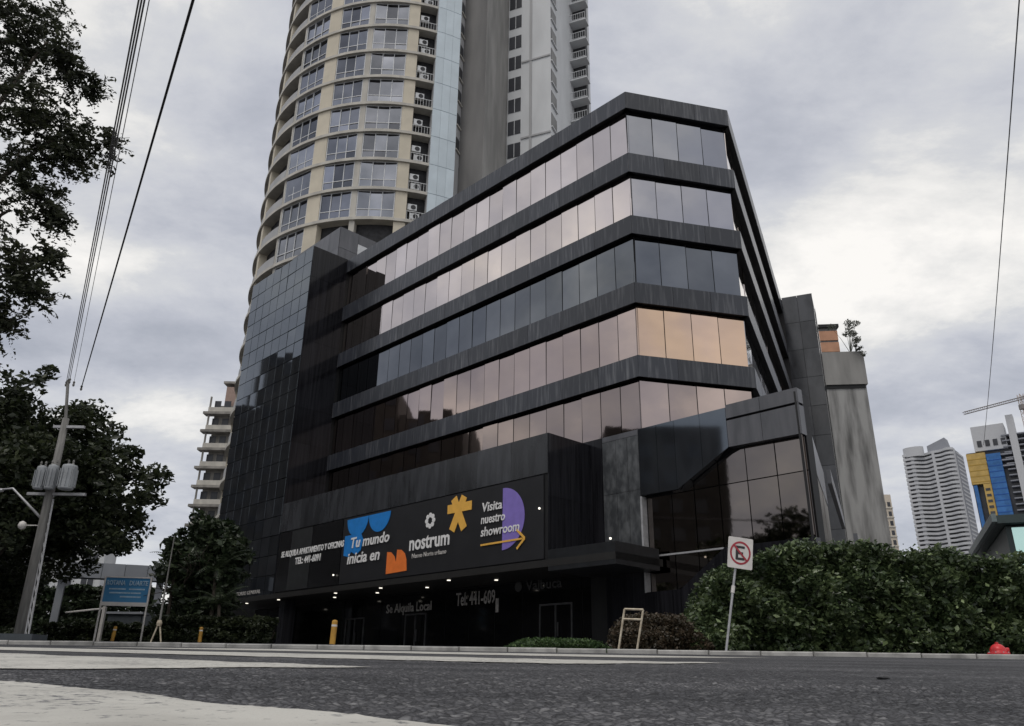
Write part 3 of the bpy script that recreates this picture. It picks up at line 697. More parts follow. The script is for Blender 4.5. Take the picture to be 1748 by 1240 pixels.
# ------------------------------------------------------------------ pale tower with concrete core behind
u23 = azv(23.0); v113 = azv(113.0)
S_ = Vector((-5.85, 63.75)); W_ = Vector((-5.46, 64.94)); K0 = Vector((-3.10, 63.94)); K1 = Vector((-0.90, 69.11)); K2 = Vector((3.66, 67.17)); K3 = Vector((6.27, 73.32)); K4 = Vector((8.04, 72.57))
TOP2 = 88.0
pt = thing('pale_apartment_tower', 'pale grey apartment tower with bare concrete core and columns of dark windows', 'building', (0.5, 75, 2.1))
def poly_part(poly, z0, z1, m, name):
    b = MB()
    if sum((poly[i-1][0]*poly[i][1] - poly[i][0]*poly[i-1][1]) for i in range(len(poly))) < 0: poly = poly[::-1]
    b.prism([(p[0], p[1]) for p in poly], z0, z1); return add(name, b.mesh(name, m), None, pt)
poly_part([W_, K0, K0 + u23*1.2, W_ + u23*1.2], 2, TOP2, dark_concrete, 'core_wall')
poly_part([K0 + u23*0.0 + v113*-0.02, K0 + v113*0.02, K1 + v113*0.02, K1 - v113*0.6, K0 - v113*0.6 + u23*1.0], 2, TOP2 - 0.1, raw_concrete, 'core_wall')
poly_part([K1 + u23*0.06 - v113*2, K2 + u23*0.06, K3, K3 + u23*8, K1 + u23*14], 2, TOP2 - 0.2, white_render, 'wall')
poly_part([K3 + u23*1.2 - v113*1, K4 + u23*1.2 - v113*0.35, K4 + u23*2.4 - v113*0.5, K3 + u23*3], 2, TOP2 - 0.3, tower_dark, 'balcony_core')
FK = Frame(K2, -v113)     # street face of the pale wing (s grows to the viewer's left)
LK = (K2 - K1).length
FK2 = Frame(K3, -u23); LK2 = (K3 - K2).length
FK4 = Frame(K4, -v113)
SH2 = 2.87
wmb = MB(); wmb.box(0, 0.05, 0, 0.06, 0, 1.75); wmb.box(0.72, 0.80, 0, 0.06, 0, 1.75); wmb.box(1.5, 1.55, 0, 0.06, 0, 1.75); wmb.box(0, 1.55, 0, 0.05, 0.5, 0.55)
wfm = wmb.mesh('window', white_frame)
for k in range(15):
    z = 47.4 + SH2*k
    w = add('window', wfm, FK.mw(3.35, -0.1, z), pt)
    for x, ww in ((0.05, 0.67), (0.80, 0.70)):
        add('pane', boxmesh(ww, 0.02, 1.75, far_shadow), FK.mw(3.35 + x, -0.04, z), w)
    # angled side windows
    add('side_window', boxmesh(1.6, 0.05, 1.7, far_shadow), FK2.mw(LK2 - 1.75, 0.0, z), pt)
    add('window_sill', boxmesh(1.8, 0.18, 0.14, white_render), FK2.mw(LK2 - 1.85, 0.0, z - 0.18), pt)
    # balconies at the right end
    s = add('balcony_slab', boxmesh(2.3, 1.3, 0.18, white_render), FK4.mw(-0.1, -1.2, z - 0.5), pt)
    if 'b' not in rl: rl['b'] = railing_mesh(2.2)
    add('railing', rl['b'], FK4.mw(0.0, 0.02, z - 0.32), s)
    # service windows beside the core
    add('service_window', boxmesh(0.75, 0.04, 1.3, far_shadow), Frame(W_, S_ - W_).mw(0.2, 0.02, z + 0.4), pt)
    add('window_sill', boxmesh(1.0, 0.16, 0.14, slab_cream), Frame(W_, S_ - W_).mw(0.1, 0.0, z + 0.15), pt)
b = MB(); b.prism([S_, W_, W_ + Vector((0.6, 0.3)), S_ + Vector((0.3, 2.0))][::-1], 2, TOP2 - 0.4); add('link_wall', b.mesh('link_wall', grey_render), None, pt)
b = MB(); FK.box(b, 2.15, 2.42, -0.005, 0.02, 46, TOP2 - 1); add('wall_groove', b.mesh('wall_groove', grey_render), None, pt)
for k in range(4):
    b = MB(); FK.box(b, 0.02, LK - 1.6, 0.0, 0.05, 52.3 + 10*k, 52.5 + 10*k); add('wall_groove', b.mesh('wall_groove', grey_render), None, pt)

# ------------------------------------------------------------------ stained concrete building on the right, and the one behind it
cb = thing('concrete_building', 'rain stained bare concrete building with plants on its roof', 'building', (31, 75, 2))
FX = Frame((34.15, 72), Vector((-1, 0.12)))
b = MB(); FX.box(b, 0, 9, -12, 0, 2, 26.95); add('wall', b.mesh('wall', stained_concrete), None, cb)
b = MB(); FX.box(b, -0.12, 9.1, -12.1, 0.22, 26.95, 30.35); add('parapet', b.mesh('parapet', raw_concrete), None, cb)
b = MB(); FX.box(b, 0.1, 9, 0.0, 0.1, 26.6, 26.93); add('painted_shadow_strip', b.mesh('gap', core_dark), None, cb)  # solid near-black strip standing in for the shade below the parapet overhang
ob = thing('orange_building', 'orange clad building peeking over the concrete parapet', 'building', (38, 100, 2))
FO = Frame((42.4, 95), Vector((-1, 0.12)))
b = MB(); FO.box(b, 0.02, 14, -10, -0.05, 2, 43.4); add('wall', b.mesh('wall', dark_concrete), None, ob)
for r in range(14):
    panes(FO, 0, 14, 4, 43.2 - 1.6*(r+1), 43.2 - 1.6*r - 0.22, -0.05, orange_brick, 'cladding_panel', ob, 0.06, 0.12, 0.001)
b = MB(); FO.box(b, -0.2, 14.2, -10, 0.25, 43.4, 43.85); add('roof', b.mesh('roof', core_dark), None, ob)

# ------------------------------------------------------------------ far towers
wv = thing('white_wavy_tower', 'distant white tower with wavy balcony bands, left of the netted construction', 'building', (338, 640, 2))
def wave(s): return 2.6*math.sin(s*0.19 + 0.6) + 1.3*math.sin(s*0.47)
def facing(o, a): n = azv(a); return Frame(o, Vector((n.y, -n.x)))
FWv = facing((356.5, 621), 222)
LW = 38.5
b = MB(); FWv.box(b, 0.3, LW - 0.3, -18, -4.6, 2, 178); add('glazed_core', b.mesh('glazed_core', far_shadow), None, wv)
def band(s0, s1, h, d0=0.0):
    b = MB(); n = 30
    for i in range(n + 1):
        s = s0 + (s1-s0)*i/n; d = wave(s) + d0
        for dd, z in ((-5, 0), (d, 0), (d, h), (-5, h)): b.v.append(tuple(FWv.p(s, dd, z)))
    for i in range(n):
        q = 4*i
        for j in range(4): b.f.append((q+j, q+(j+1) % 4, q+4+(j+1) % 4, q+4+j))
    b.f += [(3, 2, 1, 0), tuple(4*n+j for j in range(4))]
    return b.mesh('balcony_band', far_white)
bm_ = band(0, LW, 1.9)
for k in range(31):
    add('balcony_band', bm_, Matrix.Translation((0, 0, 74 + 3.42*k)), wv)
for s0, s1, d in ((-0.3, 3, 0.5), (14.5, 16.5, 0.6), (30.5, 33, 0.9), (37, 38.2, 1.6)):
    b = MB(); FWv.box(b, s0, s1, -4, d - 0.4, 60, 177); add('pier', b.mesh('pier', far_white), None, wv)
b = MB(); FWv.box(b, -1.0, -0.05, -24, -3, 2, 176); add('shaded_side', b.mesh('shaded_side', far_grey), None, wv)  # right side of the tower, its shading put in as a grey slab
for k in range(30):
    b = MB() if k == 0 else b
    if k == 0: FWv.box(b, -1.25, -1.02, -23.5, -3.2, 0, 1.3); sb = b.mesh('side_band', far_white)
    add('side_band', sb, Matrix.Translation((0, 0, 75 + 3.42*k)), wv)
b = MB()
for i in range(13):
    a = math.pi*i/12
pc = MB(); pc.prism([FWv.xy(LW - 8 + 8*math.cos(math.pi*i/14), -3 + 5*math.sin(math.pi*i/14)) for i in range(15)][::-1], 176, 184); add('roof_drum', pc.mesh('roof_drum', far_white), None, wv)
b = MB(); q = [FWv.p(20, -4, 178), FWv.p(4, -4, 178), FWv.p(4, -14, 178), FWv.p(20, -14, 178), FWv.p(20, -4, 184), FWv.p(6, -4, 189), FWv.p(6, -14, 189), FWv.p(20, -14, 184)]
b.hexa(q); add('roof_fin', b.mesh('roof_fin', far_grey), None, wv)

ct = thing('construction_tower', 'unfinished tower wrapped in yellow and blue construction netting', 'building', (305, 495, 2))
FCt = facing((322.5, 467), 216)
b = MB(); FCt.box(b, 1, 41, -26, -3.5, 2, 138); add('glazed_core', b.mesh('core', far_shadow), None, ct)
slab = MB(); FCt.box(slab, 0, 20, -27, 0.2, 0, 0.7); slabm = slab.mesh('floor_slab', far_grey)
for k in range(22): add('floor_slab', slabm, Matrix.Translation((0, 0, 70 + 3.6*k)), ct)
b = MB(); FCt.box(b, 11.5, 15.5, -6, 1.6, 60, 158); add('concrete_shaft', b.mesh('shaft', far_white), None, ct)
b = MB(); FCt.box(b, 17.5, 35.8, -16, -1.0, 138, 154); add('crown', b.mesh('crown', far_white), None, ct)
for k in range(4):
    b = MB(); FCt.box(b, 18 + 4.4*k, 20.5 + 4.4*k, -1.0, -0.7, 140.5, 144.5); add('crown_opening', b.mesh('opening', far_shadow), None, ct)
for k in range(3):
    b = MB(); FCt.box(b, 16, 41, -14, 0.8, 133.5 - 3.6*k, 134.4 - 3.6*k); add('floor_slab', b.mesh('floor_slab', far_grey), None, ct)
b = MB(); FCt.box(b, 30.5, 41.0, -3.4, 0.9, 117, 136.5); add('yellow_netting', b.mesh('yellow_netting', yellow_net), None, ct)
b = MB(); FCt.box(b, 30.5, 34.8, -3.4, 0.8, 70, 116.8); add('yellow_netting', b.mesh('yellow_netting', yellow_net), None, ct)
for k in range(10):
    b = MB() if k == 0 else b
    if k == 0: FCt.box(b, 31.5, 34, 0.8, 1.0, 0, 1.6); gapm = b.mesh('net_gap', far_shadow)
    add('net_gap', gapm, Matrix.Translation((0, 0, 80 + 3.6*k)), ct)
b = MB(); FCt.box(b, 22.3, 30.2, -3.4, 1.4, 70, 135); add('blue_netting', b.mesh('blue_netting', blue_net), None, ct)
b = MB(); FCt.box(b, 38.2, 40.2, -3.4, 0.6, 80, 116.5); add('blue_netting', b.mesh('blue_netting', blue_net), None, ct)

for nm, s0, s1, z0, z1, d in (('yellow_netting_seam', 30.6, 40.9, 117, 136, 0.9), ('blue_netting_seam', 22.4, 30.1, 72, 134, 1.4)):
    for k in range(int((z1 - z0)/3.6)):
        b = MB(); FCt.box(b, s0, s1, d, d + 0.1, z0 + 3.6*k + 1, z0 + 3.6*k + 1.5); add('netting_seam', b.mesh('netting_seam', mat('seam_' + nm[:4], (0.40, 0.25, 0.05) if nm[0] == 'y' else (0.02, 0.09, 0.33), 0.8)), None, ct)
cr_ = thing('tower_crane', 'slewing tower crane with long lattice jib above the netted tower', 'crane', (322, 470, 2))
def lattice(p, q, w, n, m, name, r=0.16):
    b = MB(); p = Vector(p); q = Vector(q); d = (q - p).normalized()
    a = Vector((0, 0, 1)) if abs(d.z) < 0.8 else Vector((1, 0, 0)); x = d.cross(a).normalized()*w/2; y = d.cross(x).normalized()*w/2
    cs = [x + y, x - y, -x - y, -x + y]
    for c in cs: b.tube([p + c, q + c], r, 4)
    for i in range(n):
        t0 = p + (q-p)*i/n; t1 = p + (q-p)*(i+1)/n
        for j in range(4): b.tube([t0 + cs[j], t1 + cs[(j+1) % 4]], r*0.6, 3)
    return add(name, b.mesh(name, m), None, cr_)
crane_m = mat('crane_paint', (0.22, 0.20, 0.19), 0.6, var=0.1)
jl = at(1645, 706, 470); jr = at(1790, 668, 470); mt = at(1738, 688, 470)
lattice(jl, jr, 1.5, 40, crane_m, 'jib')
lattice((mt.x + 3, 471, 2), (mt.x + 3, 471, mt.z + 6), 2.4, 50, mat('mast_paint', (0.45, 0.36, 0.30), 0.6, var=0.15), 'mast', 0.22)
b = MB(); b.box(mt.x + 1, mt.x + 4, 469, 472, mt.z - 4, mt.z - 1); add('cab', b.mesh('cab', crane_m), None, cr_)

ctw = thing('cream_tower', 'thin cream apartment tower in the gap beside the concrete building', 'building', (122, 265, 2))
FCr = Frame((125.6, 260), Vector((-1, 0.0)))
b = MB(); FCr.box(b, 0, 9, -12, -0.3, 2, 58.5); add('wall', b.mesh('wall', mat('cream_wall', (0.58, 0.51, 0.42), 0.8, var=0.06)), None, ctw)
for k in range(9):
    for s in (0.5, 2.1):
        add('window', boxmesh(1.0, 0.08, 1.5, far_shadow), FCr.mw(s, -0.3, 56 - 3.1*k - 1.5), ctw)
    add('floor_ledge', boxmesh(9.2, 0.3, 0.3, slab_cream), FCr.mw(-0.1, -0.29, 53.9 - 3.1*k), ctw)
b = MB(); FCr.box(b, 1.2, 2.6, -6, -3, 58.5, 61); add('roof_tank', b.mesh('roof_tank', far_shadow), None, ctw)

tb = thing('teal_glass_building', 'low teal glass building with projecting dark metal frame at right edge', 'building', (34, 47, 1.8))
T0 = at(1700, 880, 45); FTs = Frame((T0.x, T0.y), azv(-66 + 180)); FTs = Frame(Vector((T0.x, T0.y)) + azv(114)*12, azv(-66)); 
zt_ = T0.z
b = MB(); FTs.box(b, 0, 11.55, -14, -0.9, 1, zt_ - 0.5); add('glazed_body', b.mesh('glazed_body', dark_teal), None, tb)
panes(FTs, 0, 11.3, 6, 4.1, 6.6, -0.9, teal_glass, 'glass_pane', tb, 0.08, 0.05, 0.002)
panes(FTs, 0, 11.3, 6, 7.0, zt_ - 0.55, -0.9, teal_glass, 'glass_pane', tb, 0.08, 0.05, 0.002)
panes(FTs, 0, 11.3, 6, 1.6, 3.9, -0.9, teal_glass, 'glass_pane', tb, 0.08, 0.05, 0.002)
b = MB(); FTs.box(b, 0, 12.0, -15, 0.0, zt_ - 0.45, zt_); add('roof_frame', b.mesh('roof_frame', dark_teal), None, tb)
FTl = Frame(FTs.xy(12.0, -15), FTs.n) if False else Frame(Vector((T0.x, T0.y)), azv(24))
b = MB(); b.hexa([FTs.p(12.0, -15, zt_ - 0.35), FTs.p(12.0, 0.0, zt_ - 0.35), FTs.p(12.25, 0.0, zt_ - 0.35), FTs.p(12.25, -15, zt_ - 0.35), FTs.p(12.0, -15, zt_ + 0.1), FTs.p(12.0, 0.0, zt_ + 0.1), FTs.p(12.25, 0.0, zt_ + 0.1), FTs.p(12.25, -15, zt_ + 0.1)]); add('roof_edge', b.mesh('roof_edge', teal_frame), None, tb)
b = MB(); FTs.box(b, 11.4, 11.7, -15, -0.3, 6.6, 7.0); FTs.box(b, 0, 11.4, -0.9, -0.3, 6.62, 6.98); add('mid_frame', b.mesh('mid_frame', teal_frame), None, tb)

# ------------------------------------------------------------------ left background buildings
ab = thing('balcony_apartment_block', 'weathered apartment block with stacked balconies left of the round tower', 'building', (-45, 135, 2))
FAb = Frame((-40, 130), Vector((-1, 0.0)))
b = MB(); FAb.box(b, 0, 11.2, -14, -1.4, 2, 43.5); add('wall', b.mesh('wall', weathered), None, ab)
for k in range(13):
    z = 3.4 + 3.18*k
    add('balcony_slab', boxmesh(12.6, 1.7, 0.42, weathered), FAb.mw(0, -1.5, z), ab)
    pb = add('balcony_parapet', boxmesh(11.9, 0.14, 0.85, slab_cream), FAb.mw(0, -0.25, z + 0.42), ab)
    for s in (6.7, 8.6, 10.3):
        add('balcony_opening', boxmesh(1.1, 0.06, 1.9, far_shadow), FAb.mw(s, -1.41, z + 0.9), ab)
    add('side_post', boxmesh(0.25, 0.25, 2.8, weathered), FAb.mw(11.6, -0.45, z + 0.4), ab)
b = MB(); FAb.box(b, 4, 10.0, -10, -2.0, 43.5, 47.2); add('roof_room', b.mesh('roof_room', mat('brick_pink', (0.36, 0.26, 0.22), 0.8, var=0.1)), None, ab)
b = MB(); FAb.box(b, 4, 10.6, -10.2, -1.8, 47.8, 48.2); add('roof_canopy', b.mesh('roof_canopy', weathered), None, ab)
wb = thing('white_low_building', 'white low building with small windows behind the gate beam', 'building', (-57, 115, 2))
FWb = Frame((-54.6, 110), Vector((-1, 0.05)))
b = MB(); FWb.box(b, 0, 13, -3, 0, 2, 16.9); add('wall', b.mesh('wall', white_render), None, wb)
for r in range(4):
    for c in range(4):
        w = add('window', boxmesh(1.9, 0.05, 1.3, white_frame), FWb.mw(0.8 + 3.0*c, 0.0, 4.6 + 3.1*r), wb)
        for h in (0.1, 1.0): add('pane', boxmesh(0.8, 0.03, 1.1, far_shadow), FWb.mw(0.8 + 3.0*c + h, 0.045, 4.7 + 3.1*r), w)
b = MB(); FWb.box(b, -0.3, 13.3, -3.3, 0.3, 16.9, 17.3); add('roof', b.mesh('roof', white_render), None, wb)

# dark stepped block across the street, beyond the left edge of the photograph; the polished facades mirror it
rb_ = thing('dark_stepped_block', 'dark stepped apartment block across the street, mirrored in the granite tower', 'building', (-84, 78, 2))
FRb = Frame((-58, 82), azv(180))
for i, (s0, s1, h) in enumerate(((0, 7, 24), (7.2, 13.5, 31), (13.7, 19.5, 38), (19.7, 26, 35), (26.2, 34.5, 31.5), (34.7, 39.5, 25), (39.7, 53, 22), (53.2, 67.5, 30))):
    b = MB(); FRb.box(b, s0, s1, -14, 0, 1, h); o = add('wing', b.mesh('wing', mat('dark_brick', (0.06, 0.055, 0.05), 0.8, var=0.2, nscale=0.5)), None, rb_)
    o2 = None
    for r in range(int(h / 3.4)):
        for c in range(int((s1-s0) / 3)):
            add('window', boxmesh(1.6, 0.06, 1.6, far_shadow), FRb.mw(s0 + 1 + 3*c, 0.0, 2.2 + 3.4*r), o)

# ------------------------------------------------------------------ foliage tools
def leaves_mesh(name, cen, size, m, aspect=0.5, up=0.0, droop=0.0, jitter=0.45, fold=0.18):
    """one small folded leaf (two triangles pairs) at every centre"""
    n = len(cen); cen = np.asarray(cen, 'f')
    d = RNG.normal(size=(n, 3)); d[:, 2] = d[:, 2]*0.6 - droop; d /= np.linalg.norm(d, axis=1)[:, None]
    a = RNG.normal(size=(n, 3)); a[:, 2] += up; a -= (a*d).sum(1)[:, None]*d; a /= np.linalg.norm(a, axis=1)[:, None]
    s = np.cross(d, a); L = size*(1 + jitter*RNG.normal(size=(n, 1))); L = np.clip(L, size*0.4, size*2)
    w = L*aspect
    v = np.empty((n, 4, 3), 'f')
    v[:, 0] = cen - d*L*0.5; v[:, 1] = cen + s*w*0.5 + a*w*fold; v[:, 2] = cen + d*L*0.5; v[:, 3] = cen - s*w*0.5 + a*w*fold
    me = bpy.data.meshes.new(name); me.vertices.add(n*4); me.vertices.foreach_set('co', v.ravel())
    me.loops.add(n*6); me.polygons.add(n*2)
    i = np.arange(n)*4
    lv = np.stack([i, i+1, i+2, i, i+2, i+3], 1).astype('i')
    me.loops.foreach_set('vertex_index', lv.ravel()); me.polygons.foreach_set('loop_start', np.arange(n*2, dtype='i')*3)
    me.polygons.foreach_set('loop_total', np.full(n*2, 3, 'i')); me.materials.append(m); me.update(calc_edges=True); return me
def clumps(cs, rad, per, squash=0.75, shell=0.35):
    cs = np.asarray(cs, float); out = []
    for c, r in zip(cs, rad if hasattr(rad, '__len__') else [rad]*len(cs)):
        q = RNG.normal(size=(per, 3)); q /= np.linalg.norm(q, axis=1)[:, None]
        q *= (RNG.random((per, 1))**shell)*r; q[:, 2] *= squash; out.append(c + q)
    return np.concatenate(out)
def branches(mb, p, d, l, r, depth, tips, spread_=0.6, up=0.15, kids=3):
    p = Vector(p); d = Vector(d).normalized(); pts = [p]; rr = [r]; n = 4
    for i in range(n):
        d = (d + Vector((random.gauss(0, .13), random.gauss(0, .13), random.gauss(0, .08) + up*0.2))).normalized()
        p = p + d*l/n; pts.append(p); rr.append(r*(1 - 0.45*(i+1)/n))
    mb.tube(pts, rr, 6 if depth > 1 else 4)
    if depth == 0: tips.append(p); tips.append(pts[2]); return
    for k in range(kids):
        nd = (d + Vector((random.gauss(0, spread_), random.gauss(0, spread_), random.gauss(0, spread_*0.6) + up))).normalized()
        branches(mb, pts[random.choice((3, 4, 4))], nd, l*random.uniform(.6, .85), rr[-1]*0.75, depth-1, tips, spread_, up, kids)

# ------------------------------------------------------------------ trees
def tree(name, label, base, h, trunk_r, depth, leafm, crown_fn, leafsize, per, clump_r, lean=(0, 0), first=None, group=None, kids=3, aspect=0.55, droop=0.0):
    t = thing(name, label, 'tree', base, group)
    mb = MB(); tips = []
    d0 = Vector((lean[0], lean[1], 1)).normalized()
    top = Vector(base) + d0*h
    n = 5; pts = [Vector(base) + d0*h*i/n + Vector((random.gauss(0, .06), random.gauss(0, .06), 0))*(i > 0) for i in range(n+1)]
    mb.tube(pts, [trunk_r*(1.25 - 0.6*i/n) for i in range(n+1)], 9)
    for k in range(5):
        a = 2*math.pi*k/5 + random.random(); branches(mb, pts[-1 - (k % 2)], (math.cos(a)*0.9 + lean[0], math.sin(a)*0.9 + lean[1], 0.75), h*0.55, trunk_r*0.55, depth, tips, kids=kids)
    add('trunk', mb.mesh('trunk', bark, True), None, t)
    cs = crown_fn(tips)
    add('crown', leaves_mesh('crown', clumps(cs, clump_r*RNG.uniform(.6, 1.3, len(cs)), per), leafsize, leafm, aspect, droop=droop), None, t)
    return t
# big dark tree at left: crown shaped as an uneven dome
def dome(cx_, cy_, cz_, rx, ry, rz, n, low=-0.55, pw=0.3):
    def f(tips):
        out = []
        while len(out) < n:
            q = RNG.normal(size=3); q /= np.linalg.norm(q)
            if q[2] < low: continue
            k = RNG.random()**pw * (0.78 + 0.30*mnoise.noise((q[0]*2.1 + cx_, q[1]*2.1, q[2]*2.1)) + 0.10*RNG.normal())
            out.append((cx_ + q[0]*rx*k, cy_ + q[1]*ry*k, cz_ + q[2]*rz*k))
        return np.array(out + [tuple(t) for t in tips[:40]])
    return f
bt = (-23.2, 36.5, gz(0, 36.5))
tree('broadleaf_tree', 'big dark broadleaf tree behind the utility pole at left', bt, 4.2, 0.42, 2, leaf_tree, dome(-23.4, 36.5, 7.2, 7.7, 5.5, 6.6, 560, -0.42), 0.25, 120, 0.80)
tree('broadleaf_tree', 'dark tree low at the far left edge, behind the pole base', (-28.6, 43, gz(0, 43)), 2.2, 0.25, 2, leaf_tree, dome(-28.6, 43, 4.6, 4.6, 3.5, 4.0, 300, -0.9), 0.25, 90, 0.75)
# dense tree and palms left of the granite tower
tree('broadleaf_tree', 'dense green tree in front of the granite stair tower corner', (-16.6, 44, gz(0, 44)), 2.6, 0.2, 2, leaf_palm, dome(-16.4, 44, 5.4, 2.5, 2.2, 3.7, 190, -0.9), 0.30, 85, 0.6)
def palm(base, h, label, nf=15, fl_=2.3, m=leaf_palm, lean=(0, 0), group=None, leaflet=0.42):
    t = thing('palm', label, 'palm', base, group)
    mb = MB(); top = Vector(base) + Vector((lean[0]*h, lean[1]*h, h))
    mb.tube([Vector(base).lerp(top, i/4) + Vector((0.05*math.sin(i), 0, 0)) for i in range(5)], [0.13, 0.11, 0.1, 0.09, 0.08], 8)
    add('trunk', mb.mesh('trunk', bark, True), None, t)
    for k in range(nf):
        a = 2*math.pi*k/nf + random.uniform(-.2, .2); el = random.uniform(0.1, 1.1); b = MB(); pts = []
        d = Vector((math.cos(a)*math.cos(el), math.sin(a)*math.cos(el), math.sin(el))); p = top.copy()
        for i in range(9):
            pts.append(p.copy()); p = p + d*fl_/8; d = (d + Vector((0, 0, -0.17))).normalized()
        b.tube(pts, [0.022*(1 - i/10) for i in range(9)], 4)
        for i in range(1, 9):
            for q in (0.0, 0.5):
                pp = pts[i-1].lerp(pts[i], q); dd = (pts[i] - pts[i-1]).normalized(); sd = dd.cross(Vector((0, 0, 1))).normalized()
                for s in (-1, 1):
                    L = leaflet*fl_/2.3*math.sin(math.pi*(0.15 + 0.8*(i + q)/9)); e = pp + (sd*s + dd*0.5 + Vector((0, 0, -0.35))).normalized()*L
                    w = dd*0.035; kk = len(b.v); b.v += [tuple(pp - w), tuple(pp + w), tuple(e)]; b.f.append((kk, kk+1, kk+2))
        add('frond', b.mesh('frond', m), None, t)
    return t
palm((-15.2, 42.6, gz(0, 42.6)), 3.6, 'palm with arching pale fronds against the granite stair tower', 16, 2.2)
palm((-14.4, 41.5, gz(0, 41.5)), 1.9, 'short palm low beside the dark entrance', 14, 1.7)
palm((-17.6, 43.0, gz(0, 43.0)), 4.0, 'slim palm standing just right of the blue sign', 13, 1.6, lean=(0.02, 0))
# tree whose feathery branches hang into the upper left corner
def overhang(tips):
    out = []
    spots = [(-9.9, 12, 12.0, 0.8), (-9.2, 12, 11.5, 0.5), (-9.6, 12, 10.8, 0.9), (-8.6, 12, 10.95, 0.35), (-8.3, 12.1, 10.5, 0.4), (-8.75, 12, 9.75, 0.55), (-9.5, 11.8, 9.3, 0.9), (-8.4, 12.0, 9.25, 0.55), (-7.75, 12.2, 9.2, 0.38), (-8.05, 12.1, 8.75, 0.42), (-8.9, 12, 8.6, 0.6), (-9.4, 12, 7.9, 0.7), (-8.5, 12.1, 7.9, 0.45), (-8.15, 12.1, 7.55, 0.3), (-9.3, 12, 6.7, 0.95), (-8.5, 12, 6.5, 0.5), (-7.95, 12.1, 6.75, 0.25), (-8.15, 12, 6.05, 0.32), (-9.0, 12, 5.9, 0.6), (-8.5, 12, 5.5, 0.35), (-10.5, 12, 12.6, 1.6), (-11.5, 12, 9.5, 2.0), (-11.5, 12, 7.0, 1.8), (-12.5, 12.5, 11.5, 2.2), (-14.5, 12, 10, 2.2), (-14, 13, 8, 2.0)]
    for x, y, z, r in spots:
        for _ in range(int(6 + 27*r)):
            q = RNG.normal(size=3); q /= np.linalg.norm(q); k = RNG.random()**0.45*r
            out.append((x + q[0]*k, y + q[1]*k*1.1, z + q[2]*k*0.85))
    return np.array(out)
t = thing('feathery_tree', 'dark feathery tree hanging into the upper left corner', 'tree', (-12.6, 12.2, gz(0, 12.2)))
mb = MB(); tips = []
mb.tube([(-12.6, 12.2, 0.3), (-12.5, 12.3, 2.5), (-12.3, 12.2, 4.6)], [0.34, 0.27, 0.22], 9)
for e in ((-9.0, 12, 11.4), (-8.4, 12.1, 9.3), (-8.8, 12, 7.6), (-8.6, 12, 6.3), (-13, 12.5, 11.5), (-14.6, 12, 9.6)):
    s = Vector((-12.3, 12.2, 4.3)); e = Vector(e); m_ = s.lerp(e, 0.5) + Vector((0.3, 0, 0.6))
    mb.tube([s, s.lerp(m_, .5) + Vector((0, .1, .1)), m_, m_.lerp(e, .5) + Vector((.1, 0, .1)), e], [0.13, 0.10, 0.07, 0.045, 0.02], 6)
cs = overhang([])
twigs = []
for c in cs:
    c = Vector(c)
    for k in range(4):
        d = Vector((random.gauss(0.35, .8), random.gauss(0, .8), random.gauss(-0.15, .5))).normalized(); L = random.uniform(.22, .42)
        if k == 0: mb.tube([c, c + d*L], [0.008, 0.004], 3, False)
        for i in range(10):
            p = c + d*L*(i + 1)/10 + Vector((0, 0, -0.1*(i/10)**2))
            for s in (-1, 1): twigs.append(tuple(p + d.cross(Vector((0, 0, 1))).normalized()*s*0.035 + Vector((random.gauss(0, .012), random.gauss(0, .012), random.gauss(0, .012)))))
add('trunk', mb.mesh('trunk', bark, True), None, t)
add('crown', leaves_mesh('crown', np.array(twigs), 0.078, leaf_top, 0.45), None, t)
# street trees behind the camera on the left, mirrored in the podium glass
for i, (x, y, h, r) in enumerate(((-28, 18, 5.6, 6.6), (-37, 31, 5.0, 6.4), (-20, 4, 3.4, 4.4))):
    tree('street_tree', ('bushy street tree across the road, left of the camera', 'tall street tree across the road before the dark stepped block', 'small street tree behind the camera')[i], (x, y, max(0, gz(x, y))), h, 0.28, 1, leaf_tree, dome(x, y, h + 3.0, r, r, r*0.85, 150), 0.5, 45, 1.1, kids=2)

# ------------------------------------------------------------------ hedges and shrubs
def hedge_points(x0, x1, y0, y1, top_fn, n, floor, thick=0.45):
    out = np.empty((n, 3)); c = 0
    while c < n:
        m_ = n - c + 100
        x = RNG.uniform(x0, x1, m_); y = RNG.uniform(y0, y1, m_)
        sel = RNG.random(m_); tp = np.array([top_fn(a, b) for a, b in zip(x, y)]); fl_ = np.array([floor(a, b) for a, b in zip(x, y)])
        z = fl_ + (tp - fl_)*RNG.random(m_)
        front = sel < 0.62
        z = np.where(front, z, tp - np.abs(RNG.normal(0, 0.14, m_)))
        bul = np.array([0.65*mnoise.noise((a*1.1, b2*1.5, 2)) + 0.26*mnoise.noise((a*3.2, b2*3.6, 5)) for a, b2 in zip(x, z)])
        frac = (z - fl_)/(tp - fl_ + 1e-6)
        yf = y0 + bul + 0.55*np.clip(frac - 0.55, 0, 1)**2*3 + np.abs(RNG.normal(0, thick*0.4, m_))
        y = np.where(front, yf, y)
        k = min(n - c, m_); out[c:c+k] = np.stack([x, y, z], 1)[:k]; c += k
    return out
